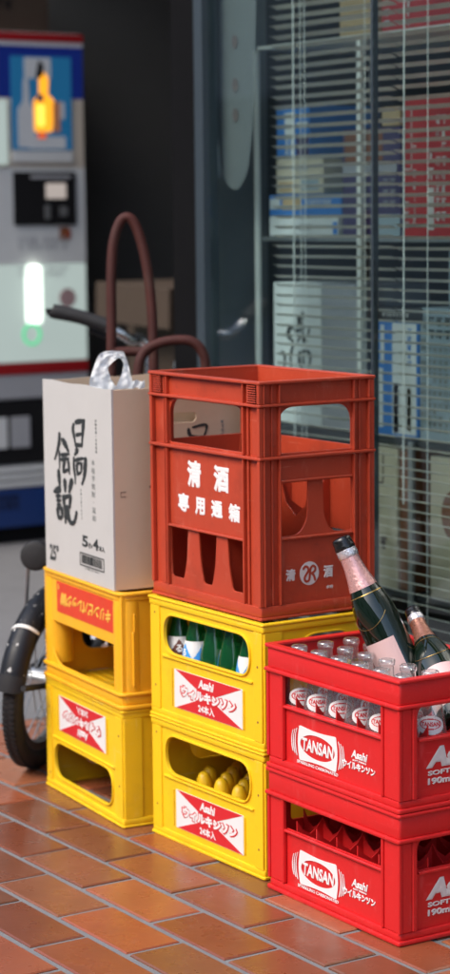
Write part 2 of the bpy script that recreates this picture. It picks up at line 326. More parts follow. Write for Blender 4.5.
# ------------------------------------------------------------------ ground
def ground():
    g = MB(); g.quad([(-60, -60, -0.012), (60, -60, -0.012), (60, 60, -0.012), (-60, 60, -0.012)]); struct(g.build('street', 'asphalt'))
    g = MB(); g.box(-6.0, -1.352, -2.2, 6.0, -0.2, 0.0, 0.0); struct(g.build('concrete_floor', 'concrete'))
    X0, X1, Y0, Y1 = -1.35, 3.2, -2.2, 0.64
    g = MB(); g.box(X0, X1, Y0, Y1, -0.2, -0.0035, 0.0); struct(g.build('grout_bed', 'grout'))
    rnd = random.Random(11); t = bmesh.new(); col = t.loops.layers.float_color.new('tone')
    PX, PY, J = 0.2273, 0.1118, 0.0115
    y = -0.0595 - PY * 20; row = 0
    while y < Y1:
        par = (round((y + 0.0595) / PY)) % 2
        x = -0.264 + (0 if par == 1 else 0.1125) - PX * 6
        while x < X1:
            x0, x1, y0, y1 = max(x + J / 2, X0), min(x + PX - J / 2, X1), max(y + J / 2, Y0), min(y + PY - J / 2, Y1)
            x += PX
            if x1 - x0 < 0.02 or y1 - y0 < 0.02: continue
            dz = rnd.uniform(-0.0008, 0.0010); tx = rnd.uniform(-0.004, 0.004); ty = rnd.uniform(-0.006, 0.006); b = 0.0028
            jx = [rnd.uniform(-0.0010, 0.0010) for _ in range(4)]
            def zz(px, py): return dz + (px - (x0 + x1) / 2) * tx + (py - (y0 + y1) / 2) * ty
            cs = [(x0 + jx[0], y0), (x1 + jx[1], y0), (x1 + jx[1], y1), (x0 + jx[2], y1)]
            ins = [(x0 + b, y0 + b), (x1 - b, y0 + b), (x1 - b, y1 - b), (x0 + b, y1 - b)]
            vb = [t.verts.new((p[0], p[1], -0.02)) for p in cs]; vm = [t.verts.new((p[0], p[1], zz(*p) - 0.0022)) for p in cs]; vt = [t.verts.new((p[0], p[1], zz(*p))) for p in ins]
            fs = [t.faces.new(vt)]
            for k in range(4):
                q = (k + 1) % 4; fs.append(t.faces.new((vb[k], vb[q], vm[q], vm[k]))); fs.append(t.faces.new((vm[k], vm[q], vt[q], vt[k])))
            v = rnd.uniform(0.55, 1.22); h = rnd.uniform(-0.16, 0.26); c = (v, v * (1 + h), v * (1 + h * 1.3), 1)
            for f in fs:
                for lp in f.loops: lp[col] = c
        y += PY
    me = bpy.data.meshes.new('paving'); t.to_mesh(me); t.free(); me.materials.append(M['tile'])
    for p in me.polygons: p.use_smooth = True
    me.set_sharp_from_angle(angle=R(22))
    o = bpy.data.objects.new('tiled_pavement', me); COL.objects.link(o); struct(o)
ground()

# ------------------------------------------------------------------ building shell
def building():
    b = thing('shop_building', 'dark building shell around the shop window and the garage recess', 'building', (0, 0, 0))
    m = MB(); m.box(-4.45, -4.30, -1.2, 6.0, 0.0, 2.75, 0.004); m.box(-4.30, 2.9, 5.85, 6.0, 0.0, 2.75, 0.004); m.build('garage_wall', 'dark_wall', b)
    m = MB(); m.box(-1.345, -1.305, 0.70, 5.85, 0.0, 2.75, 0.002); m.build('side_wall', 'dark_wall', b); m = MB(); m.box(-1.345, -1.2435, 0.66, 0.698, 0.0, 2.75, 0.002); m.build('corner_post', 'post_shade', b)  # corner post painted near-black for the shade there
    m = MB(); m.box(-1.245, 2.9, 0.60, 0.76, 1.98, 2.75, 0.004); m.box(2.76, 2.9, 0.76, 5.85, 0, 2.75, 0.004); m.build('facade_wall', 'facade', b)
    m = MB(); m.box(-1.3045, -1.2990, 0.72, 0.90, 0.04, 2.70, 0.0); m.build('haze_panel', 'pane_haze', b)  # panel added behind the left pane to stand in for its reflected haze
    m = MB(); m.box(-1.298, 2.75, 2.6, 2.7, 0.0, 2.748, 0.0); m.build('inner_wall', 'shop_wall', b)
    m = MB(); m.box(-1.40, 2.9, 0.30, 6.0, 2.752, 2.9, 0.004); m.box(-4.45, -1.402, 1.25, 6.0, 2.752, 2.9, 0.004); m.build('roof', 'dark_wall', b)
    m = MB(); m.box(-1.303, 2.75, 0.7, 2.59, -0.1, 0.03, 0.0); m.build('shop_floor', 'shop_wall', b)
building()
def opposite():
    b = thing('street_building', 'plain dark building across the street, mirrored in the shop window', 'building', (-8, -11, 0))
    m = MB(); m.box(-30, 30, -4, 0, 0, 5.6, 0.02); m.build('wall', 'facade_dark', b)
    m = MB(); m.box(-30.2, 30.2, -4.2, 0.25, 5.61, 5.9, 0.02); m.build('roof', 'dark_wall', b)
    for k in range(12):
        x = -26 + k * 4.6; m = MB(); m.box(x, x + 2.2, 0.004, 0.08, 0.9 if k % 3 else 0.05, 2.5, 0.01); m.build('window', 'alu_dark', b)
opposite()

def window():
    w = thing('shop_window', 'large plate glass shop window with grey aluminium frame behind the crates', 'window', (0, 0.68, 0))
    m = MB(); m.box(-1.2425, -1.208, -0.022, 0.022, 0.03, 1.98, 0.002); m.build('frame', 'alu', w)
    m = MB(); m.box(-1.207, 2.75, -0.026, 0.026, 0.03, 0.085, 0.002); m.build('sill', 'alu_dark', w)
    m = MB(); m.box(-0.580, -0.5735, -0.010, 0.006, 0.086, 1.978, 0.001); m.build('stile', 'alu', w)
    m = MB(); m.box(-1.207, -0.584, -0.003, 0.003, 0.086, 1.978, 0.0); m.build('pane', 'pane', w)
    m = MB(); m.box(-0.571, 2.75, -0.011, -0.005, 0.086, 1.978, 0.0); m.build('pane', 'pane', w)
window()

def blind(x0, x1, cords, wand, label):
    b = thing('venetian_blind', label, 'blind', (0, 0.76, 0), group='venetian blinds behind the shop window')
    m = MB(); z = 0.20; ti = R(17)
    rn = random.Random(int(x0 * 100))
    while z < 1.93:
        dz = rn.uniform(-0.0012, 0.0012); e0 = rn.uniform(-0.0012, 0.0012); rows = []
        for k in range(4):
            s = (k / 3 - 0.5) * 0.025; c = 0.0022 * (1 - (2 * k / 3 - 1) ** 2)
            y = s * math.cos(ti); zz = -s * math.sin(ti) + c
            rows.append([m.bm.verts.new((x, y, z + zz + dz + e)) for x, e in ((x0, e0), ((x0 + x1) / 2, -e0 * 0.6), (x1, -e0))])
        for a, c in zip(rows, rows[1:]):
            for k in range(2): m.bm.faces.new((a[k], a[k + 1], c[k + 1], c[k]))
        z += 0.0222
    m.build('slats', 'slat', b, 60)
    m = MB(); m.box(x0, x1, -0.018, 0.018, 1.935, 1.975, 0.002); m.build('head_rail', 'slat', b)
    m = MB(); m.box(x0, x1, -0.012, 0.012, 0.172, 0.188, 0.002); m.build('bottom_rail', 'slat', b)
    for c in cords:
        m = MB(); m.tube([(c, -0.0150, 0.18), (c, -0.0150, 1.94)], 0.0009, 6, sub=1); m.build('cord', 'cord', b)
    for c in wand:
        m = MB(); m.tube([(c, -0.024, 0.55), (c + 0.004, -0.024, 1.94)], 0.0017, 8, sub=1); m.build('wand', 'cord', b)
blind(-1.068, -0.622, (-0.938, -0.922, -0.70), (-0.955,), 'cream venetian blind in the left pane, hanging before the calligraphy carton')
blind(-0.616, 1.6, (-0.485, 0.1, 0.7, 1.2), (-0.555,), 'cream venetian blind in the right pane, hanging before the red carton')

# ------------------------------------------------------------------ crates
def board(mb, face, o, loops, t=0.0035, bev=0.0007): mb.plate(loops, t, fm(face, o), bev)

def four_sides(mb, L, Wd, front_holes, side_holes, z0, z1, inset, t=0.0035):
    """four wall boards of a crate, each pierced by the same openings on opposite sides"""
    board(mb, 'front', (0, inset + t / 2, 0), [rect(-L + inset, -inset, z0, z1)] + front_holes, t)
    board(mb, 'back', (-L, Wd - inset - t / 2, 0), [rect(-L + inset, -inset, z0, z1)] + front_holes, t)
    board(mb, 'right', (-inset - t / 2, 0, 0), [rect(inset + t, Wd - inset - t, z0, z1)] + side_holes, t)
    board(mb, 'left', (-L + inset + t / 2, Wd, 0), [rect(inset + t, Wd - inset - t, z0, z1)] + side_holes, t)

def red_crate(label, loc, rz):
    L, Wd, H = 0.3856, 0.2500, 0.2164
    c = thing('soda_crate', label, 'crate', loc, rz, 'red soda crates stacked on the tiles')
    fh = [rpoly([(-0.345, 0.1165), (-0.054, 0.1165), (-0.054, 0.172), (-0.345, 0.172)], [0.008, 0.008, 0.034, 0.026])]
    sh = [rpoly([(0.045, 0.1165), (Wd - 0.045, 0.1165), (Wd - 0.045, 0.172), (0.045, 0.172)], [0.008, 0.008, 0.030, 0.030])]
    m = MB(); four_sides(m, L, Wd, fh, sh, 0.004, H - 0.006, 0.011)
    m.box(-L + 0.012, -0.012, 0.012, Wd - 0.012, 0.004, 0.008, 0.0)
    m.build('body', 'red', c)
    m = MB()
    m.ring(-L, 0, 0, Wd, H - 0.0065, H - 0.0003, 0.017, 0.0022, 0.006)            # top lip
    m.ring(-L + 0.004, -0.004, 0.004, Wd - 0.004, 0.1755, H - 0.0068, 0.006, 0.0012, 0.006)  # band under the lip
    m.build('top_rim', 'red', c); m = MB()
    m.ring(-L - 0.001, 0.001, -0.001, Wd + 0.001, 0.1685, 0.1752, 0.014, 0.0020, 0.006); m.build('rib', 'red', c); m = MB()
    m.ring(-L + 0.001, -0.001, 0.001, Wd - 0.001, 0.0003, 0.0080, 0.016, 0.0022, 0.006)    # foot
    m.ring(-L + 0.005, -0.005, 0.005, Wd - 0.005, 0.0082, 0.0190, 0.006, 0.0015, 0.006)
    m.build('foot_rim', 'red', c)
    for (x, y, sx, sy) in ((0, 0, 1, 1), (-L, 0, -1, 1), (0, Wd, 1, -1), (-L, Wd, -1, -1)):
        m = MB()
        def bx(a0, a1, b0, b1, z0=0.0192, z1=0.1683):
            xa, xb = sorted((x - sx * a0, x - sx * a1)); ya, yb = sorted((y + sy * b0, y + sy * b1)); m.box(xa, xb, ya, yb, z0, z1, 0.0018)
        bx(0.0085, 0.047, 0.0055, 0.0105); bx(0.0025, 0.0085, 0.0025, 0.0105); bx(0.0035, 0.0105, 0.0107, 0.030)
        bx(0.047, 0.0525, 0.0022, 0.0108); bx(0.0022, 0.0108, 0.0300, 0.0395)
        m.build('corner_post', 'red', c)
    # ledge under each opening
    for q in ((-0.345, -0.054, 0.0045, 0.0108), (-0.345, -0.054, Wd - 0.0108, Wd - 0.0045), (-0.0108, -0.0045, 0.045, Wd - 0.045), (-L + 0.0045, -L + 0.0108, 0.045, Wd - 0.045)):
        m = MB(); m.box(*q, 0.1105, 0.1155, 0.0012); m.build('ledge', 'red', c)
    # cell dividers with scalloped tops
    m = MB(); nx, ny = 6, 4; ax, bx_ = -L + 0.016, -0.016; ay, by = 0.016, Wd - 0.016
    def scallop(n, a, b):
        pts = [(a, 0.008), (b, 0.008)]; top = []
        for i in range(n):
            p = (b - a) / n; u = a + p * i
            top += [(u, 0.133), (u + p * 0.22, 0.117), (u + p * 0.5, 0.107), (u + p * 0.78, 0.117)]
        top.append((b, 0.133)); return pts + top[::-1]
    for j in range(1, ny):
        y = ay + (by - ay) * j / ny; m.plate([scallop(nx, ax, bx_)], 0.0022, fm('front', (0, y, 0)), 0.0)
    for i in range(1, nx):
        x = ax + (bx_ - ax) * i / nx; m.plate([scallop(ny, ay, by)], 0.0021, fm('right', (x, 0, 0)), 0.0)
    m.build('dividers', 'red', c)
    # printed marks, front and back
    for face, o in (('front', (0, 0.0107, 0)), ('back', (-L, Wd - 0.0107, 0))):
        T = fm(face, o); m = MB()
        cx, cy = -0.2395, 0.0585
        outer = rpoly([(-0.293, 0.0885), (-0.238, 0.0845), (-0.186, 0.0885), (-0.180, 0.0585), (-0.186, 0.0285), (-0.238, 0.0325), (-0.293, 0.0285), (-0.299, 0.0585)], [0.004, 0.03, 0.004, 0.03, 0.004, 0.03, 0.004, 0.03])
        m.plate([outer, ell(cx, cy, 0.0505, 0.0205, 40)], 0.0006, T @ Matrix.Translation((0, 0, 0.0004)), 0)
        for k in range(3):
            for sg in (-1, 1):
                r0 = 0.062 + k * 0.0052; a = 0.42 - k * 0.05
                P = [(cx + sg * (0.004 + r0 * math.cos(t)), cy + 0.058 * math.sin(t) * 0.98) for t in [(-a + 2 * a * q / 10) for q in range(11)]]
                m.strip(P, 0.0026, T, 0.0001, 1.0, 0.0006, True)
        m.text('TANSAN', -0.2855, -0.1935, 0.0475, 0.0695, T @ Matrix.Translation((0, 0, 0.0004)), 0.035, 0.01, 0.12, zs=0.012)
        m.text('SPARKLING CARBONATED', -0.300, -0.180, 0.0225, 0.0278, T @ Matrix.Translation((0, 0, 0.0004)), 0.02, 0.01, zs=0.012)
        m.build('emblem', 'print_white', c); m = MB()
        m.text('Asahi', -0.1415, -0.0985, 0.0635, 0.0775, T @ Matrix.Translation((0, 0, 0.0004)), 0.035, 0.01, 0.25, zs=0.012)
        m.text('SOFT DRINKS', -0.1385, -0.1010, 0.0590, 0.0618, T @ Matrix.Translation((0, 0, 0.0004)), 0.02, 0.01, zs=0.012)
        m.text('ウイルキンソン', -0.1665, -0.0765, 0.0440, 0.0570, T @ Matrix.Translation((0, 0, 0.0004)), 0.055, 0.01, zs=0.012)
        m.build('lettering', 'print_white', c)
    for face, o in (('right', (-0.0107, 0, 0)), ('left', (-L + 0.0107, Wd, 0))):
        T = fm(face, o) @ Matrix.Translation((0, 0, 0.0004)); m = MB()
        m.text('Asahi', 0.067, 0.185, 0.0640, 0.0985, T, 0.07, 0.01, 0.30, zs=0.012)
        m.text('SOFT DRINKS', 0.066, 0.184, 0.0520, 0.0600, T, 0.045, 0.01, zs=0.012)
        m.text('190ml×24', 0.066, 0.150, 0.0370, 0.0480, T, 0.05, 0.01, zs=0.012)
        m.build('lettering', 'print_pale', c)
    return c
RED0 = (0.4149, -0.0222, 0.0); RRZ = R(-0.75)
red_lo = red_crate('red plastic soda crate without bottles, lower one of the red stack, standing on the tiles', RED0, RRZ)
red_up = copy_tree(red_lo, (RED0[0], RED0[1], 0.2166), (0, 0, RRZ), 'red plastic soda crate full of clear bottles, on top of the red stack')

def sign(parent, T, u0, u1, v0, v1):
    """white and red printed card with the katakana name"""
    w, h = u1 - u0, v1 - v0; um, vm = (u0 + u1) / 2, (v0 + v1) / 2
    m = MB(); m.plate([rect(u0, u1, v0, v1, 0.001)], 0.0008, T @ Matrix.Translation((0, 0, 0.0004)), 0); lab = m.build('label_card', 'label_white', parent)
    m = MB(); g = 0.012
    m.plate([[(u0 + g * 0.4, v1 - 0.0006), (u1 - g * 0.2, v1 - 0.0006), (um + w * 0.02, vm - h * 0.02), (um - w * 0.02, vm - h * 0.02)][::-1]], 0.0004, T @ Matrix.Translation((0, 0, 0.0010)), 0)
    m.plate([[(u0 + g * 0.4, v0 + 0.0006), (u1 - g * 0.2, v0 + 0.0006), (um + w * 0.02, vm + h * 0.0), (um - w * 0.02, vm + h * 0.0)]], 0.0004, T @ Matrix.Translation((0, 0, 0.00095)), 0)
    m.text('ウィルキンソン', u0 + w * 0.085, u1 - w * 0.075, vm - h * 0.185, vm + h * 0.150, T @ Matrix.Translation((0, 0, 0.00135)), 0.13, 0.005, zs=0.0012)
    m.build('pattern', 'label_red', lab)
    m = MB()
    m.text('ウィルキンソン', u0 + w * 0.105, u1 - w * 0.095, vm - h * 0.155, vm + h * 0.120, T @ Matrix.Translation((0, 0, 0.00165)), 0.065, 0.005, zs=0.0012)
    m.text('Asahi', um - w * 0.13, um + w * 0.09, vm + h * 0.19, vm + h * 0.42, T @ Matrix.Translation((0, 0, 0.0014)), 0.04, 0.01, 0.2, zs=0.004)
    m.text('24本入', um - w * 0.14, um + w * 0.10, v0 + h * 0.07, v0 + h * 0.29, T @ Matrix.Translation((0, 0, 0.0014)), 0.03, 0.01, zs=0.004)
    m.build('lettering', 'print_white', lab)

def yellow_crate(label, loc, rot):
    L, Wd, H = 0.3852, 0.2800, 0.2284
    c = thing('bottle_crate', label, 'crate', loc, group='yellow soda crates', rot=rot)
    st = rpoly([(-0.331, 0.128), (-0.047, 0.128), (-0.047, 0.199), (-0.331, 0.199)], [0.036, 0.036, 0.036, 0.036], 10)
    sd_ = rpoly([(0.085, 0.128), (Wd - 0.085, 0.128), (Wd - 0.085, 0.199), (0.085, 0.199)], 0.035, 10)
    m = MB(); four_sides(m, L, Wd, [st], [sd_], 0.0035, H - 0.004, 0.0055, 0.0040)
    m.box(-L + 0.010, -0.010, 0.010, Wd - 0.010, 0.0085, 0.0110, 0.0)
    for k in range(1, 20): m.box(-L + k * L / 20 - 0.0025, -L + k * L / 20 + 0.0025, 0.014, Wd - 0.014, 0.0012, 0.0086, 0.0)
    for k in range(1, 14): m.box(-L + 0.014, -0.014, k * Wd / 14 - 0.0025, k * Wd / 14 + 0.0025, 0.0008, 0.0088, 0.0)
    m.build('body', 'yellow', c)
    m = MB()
    m.ring(-L, 0, 0, Wd, H - 0.0050, H - 0.0002, 0.012, 0.0018, 0.005)
    m.ring(-L + 0.002, -0.002, 0.002, Wd - 0.002, H - 0.0165, H - 0.0052, 0.005, 0.0018, 0.005)
    m.build('top_rim', 'yellow', c); m = MB()
    m.ring(-L + 0.001, -0.001, 0.001, Wd - 0.001, 0.0002, 0.0060, 0.013, 0.0018, 0.005)
    m.ring(-L + 0.0035, -0.0035, 0.0035, Wd - 0.0035, 0.0062, 0.0165, 0.004, 0.0012, 0.004)
    m.build('foot_rim', 'yellow', c)
    m = MB()
    # lips round the openings, raised posts and ledges
    for face, o in (('front', (0, 0.0045, 0)), ('back', (-L, Wd - 0.0045, 0))):
        T = fm(face, o)
        m.plate([rpoly([(-0.3345, 0.1245), (-0.0435, 0.1245), (-0.0435, 0.2025), (-0.3345, 0.2025)], 0.040, 10), rpoly([(-0.3312, 0.1278), (-0.0468, 0.1278), (-0.0468, 0.1992), (-0.3312, 0.1992)], 0.036, 10)], 0.0052, T, 0.0008)
        m.plate([rect(-0.340, -0.038, 0.1175, 0.1215, 0.001)], 0.0050, T, 0.0008)
        m.plate([rect(-0.3785, -0.3470, 0.0168, H - 0.0168, 0.002)], 0.0036, T, 0.0008); m.plate([rect(-0.0330, -0.0067, 0.0168, H - 0.0168, 0.002)], 0.0036, T, 0.0008)
        m.plate([rect(-0.3080, -0.3050, 0.0300, 0.1000, 0.001)], 0.0028, T, 0.0004); m.plate([rect(-0.0680, -0.0650, 0.0300, 0.1000, 0.001)], 0.0028, T, 0.0004)
    for face, o in (('right', (-0.0045, 0, 0)), ('left', (-L + 0.0045, Wd, 0))):
        T = fm(face, o)
        m.plate([rpoly([(0.0815, 0.1245), (Wd - 0.0815, 0.1245), (Wd - 0.0815, 0.2025), (0.0815, 0.2025)], 0.038, 10), rpoly([(0.0848, 0.1278), (Wd - 0.0848, 0.1278), (Wd - 0.0848, 0.1992), (0.0848, 0.1992)], 0.035, 10)], 0.0052, T, 0.0008)
        m.plate([rect(0.0067, 0.0440, 0.0168, H - 0.0168, 0.002)], 0.0036, T, 0.0008); m.plate([rect(Wd - 0.0440, Wd - 0.0067, 0.0168, H - 0.0168, 0.002)], 0.0036, T, 0.0008)
    m.build('post', 'yellow', c)
    m = MB()
    for u, v in ((-0.362, 0.198), (-0.362, 0.060), (-0.0200, 0.150), (-0.0200, 0.052)):
        m.lathe([(0.0022, 0), (0.0022, 0.0004)], 10, fm('front', (u, 0.0026, v))); m.lathe([(0.0022, 0), (0.0022, 0.0004)], 10, fm('back', (u, Wd - 0.0026, v)))
    for u, v in ((0.025, 0.165), (0.025, 0.060)): m.lathe([(0.0022, 0), (0.0022, 0.0004)], 10, fm('right', (-0.0026, u, v)))
    m.build('pin_hole', 'box_brown', c)
    for face, o in (('front', (0, 0.0054, 0)), ('back', (-L, Wd - 0.0054, 0))): sign(c, fm(face, o), -0.2985, -0.0715, 0.0283, 0.1010)
    # rounded bottle tongues
    m = MB()
    for i in range(1, 6):
        for j in range(1, 4):
            x = -L + 0.012 + (L - 0.024) * i / 6; y = 0.012 + (Wd - 0.024) * j / 4
            hgt = 0.121
            m.lathe([(0.0165, 0.0070), (0.0162, 0.07), (0.0158, hgt - 0.036), (0.0150, hgt - 0.024), (0.0133, hgt - 0.013), (0.0102, hgt - 0.0055), (0.006, hgt - 0.0012), (0.0012, hgt)], 20, Matrix.Translation((x, y, 0)))
    for j in range(1, 4): m.box(-L + 0.0105, -0.0105, 0.012 + (Wd - 0.024) * j / 4 - 0.0015, 0.012 + (Wd - 0.024) * j / 4 + 0.0015, 0.007, 0.085, 0.0)
    for i in range(1, 6): m.box(-L + 0.012 + (L - 0.024) * i / 6 - 0.0014, -L + 0.012 + (L - 0.024) * i / 6 + 0.0014, 0.0105, Wd - 0.0105, 0.007, 0.084, 0.0)
    m.build('dividers', 'yellow', c)
    return c
mid_lo = yellow_crate('empty yellow soda crate standing on the tiles under the crate of green bottles', (0, 0, 0), (0, 0, 0))
mid_up = copy_tree(mid_lo, (-0.0005, 0.0006, 0.2286), (0, 0, R(0.1)), 'yellow soda crate holding green bottles, directly under the rust-red crate')
m = MB()     # further staggered rows of bottle tips seen in the empty crate
for j in range(4):
    for i in range(6):
        x = -0.3732 + 0.0602 * i + 0.0335; y = 0.105 + 0.064 * j - 0.032 * (j > 1)
        if y < 0.255 and x < -0.03: m.lathe([(0.0165, 0.0115), (0.0162, 0.07), (0.0158, 0.085), (0.0150, 0.098), (0.0133, 0.109), (0.0102, 0.1165), (0.006, 0.1205), (0.0012, 0.122)], 20, Matrix.Translation((x, y, 0)))
m.build('bottle_rests', 'yellow', mid_lo)
# small strip sign fixed inside the far wall of the lower crate
m = MB(); T = fm('front', (0, 0.2680, 0)); m.plate([rect(-0.372, -0.230, 0.172, 0.206, 0.001)], 0.0010, T, 0); sg_ = m.build('inner_label', 'label_red', mid_lo)
m = MB()
for k in range(8): m.strip([(-0.366 + k * 0.016, 0.180), (-0.364 + k * 0.016, 0.189 + 0.008 * (k % 3 != 1))], 0.0050, T, 0.0006, 1, 0.0004)
m.build('mark', 'print_white', sg_)
LEFT0 = (-0.4286, -0.0347); LRZ = R(-5.8)
def left_pt(x, y, z): return Matrix.Translation((LEFT0[0], LEFT0[1], 0)) @ Matrix.Rotation(LRZ, 4, 'Z') @ Vector((x, y, z))
left_lo = copy_tree(mid_lo, left_pt(0, 0.28, 0.2286), (math.pi, 0, LRZ), 'yellow soda crate turned upside down on the tiles beside the bicycle wheel')
for ch in [x for x in left_lo.children if x.name.startswith(('inner_label', 'dividers', 'bottle_rests'))]:
    for g in list(ch.children): bpy.data.objects.remove(g)
    bpy.data.objects.remove(ch)

def amber_crate():
    L, Wd, H = 0.3872, 0.2800, 0.2255
    c = thing('bottle_crate', 'amber yellow crate with a red sign, upside down under the white carton', 'crate', left_pt(0, 0, 0.2290), LRZ, 'yellow soda crates')
    fh = [rpoly([(-0.350, 0.121), (-0.036, 0.121), (-0.036, 0.034), (-0.312, 0.034), (-0.345, 0.062)], [0.006, 0.006, 0.006, 0.026, 0.030])]
    sh = [rpoly([(0.085, 0.046), (Wd - 0.085, 0.046), (Wd - 0.085, 0.118), (0.085, 0.118)], 0.034, 10)]
    m = MB(); four_sides(m, L, Wd, fh, sh, 0.0035, H - 0.004, 0.0060, 0.004)
    m.box(-L + 0.011, -0.011, 0.011, Wd - 0.011, H - 0.0085, H - 0.0050, 0.0)
    m.build('body', 'amber', c)
    m = MB()
    m.ring(-L - 0.001, 0.001, -0.001, Wd + 0.001, H - 0.0062, H - 0.0002, 0.014, 0.0020, 0.026)
    m.ring(-L + 0.003, -0.003, 0.003, Wd - 0.003, H - 0.0165, H - 0.0064, 0.005, 0.0020, 0.024)
    m.build('foot_rim', 'amber', c); m = MB()
    m.ring(-L - 0.002, 0.002, -0.002, Wd + 0.002, 0.0002, 0.0090, 0.012, 0.0028, 0.018)
    m.ring(-L + 0.0025, -0.0025, 0.0025, Wd - 0.0025, 0.0092, 0.0260, 0.005, 0.0020, 0.018)
    m.ring(-L - 0.002, 0.002, -0.002, Wd + 0.002, 0.0262, 0.0330, 0.010, 0.0026, 0.018)
    m.build('top_rim', 'amber', c)
    for (x, y) in ((-0.0285, 0.0285), (-L + 0.0285, 0.0285), (-0.0285, Wd - 0.0285), (-L + 0.0285, Wd - 0.0285)):
        m = MB(); m.lathe([(0.0262, 0.0332), (0.0268, 0.05), (0.0268, H - 0.03), (0.0258, H - 0.0166)], 28, Matrix.Translation((x, y, 0)))
        if x > -0.1 and y < 0.1: m.box(-0.0032, 0.0012, 0.026, 0.030, 0.045, 0.150, 0.0012); m.box(-0.0032, 0.0008, 0.029, 0.032, 0.15, 0.185, 0.001)
        m.build('corner_post', 'amber', c)
    T = fm('front', (0, 0.0052, 0))
    m = MB(); m.plate([rect(-0.3150, -0.0345, 0.1435, 0.2055, 0.001)], 0.0010, T, 0); s_ = m.build('sign', 'sign_red', c)
    T2 = T @ Matrix.Translation((0, 0, 0.0009)); m = MB()
    m.text('キリンビバレッジ㈱', -0.2950, -0.0520, 0.1585, 0.1860, T2, 0.05, 0.01, 0.25, rot180=True, zs=0.012)
    m.strip([(-0.3045, 0.1905), (-0.3045, 0.1990)], 0.0065, T2, 0, 1, 0.0004)
    m.build('lettering', 'sign_yellow', s_)
    return c
amber_crate()

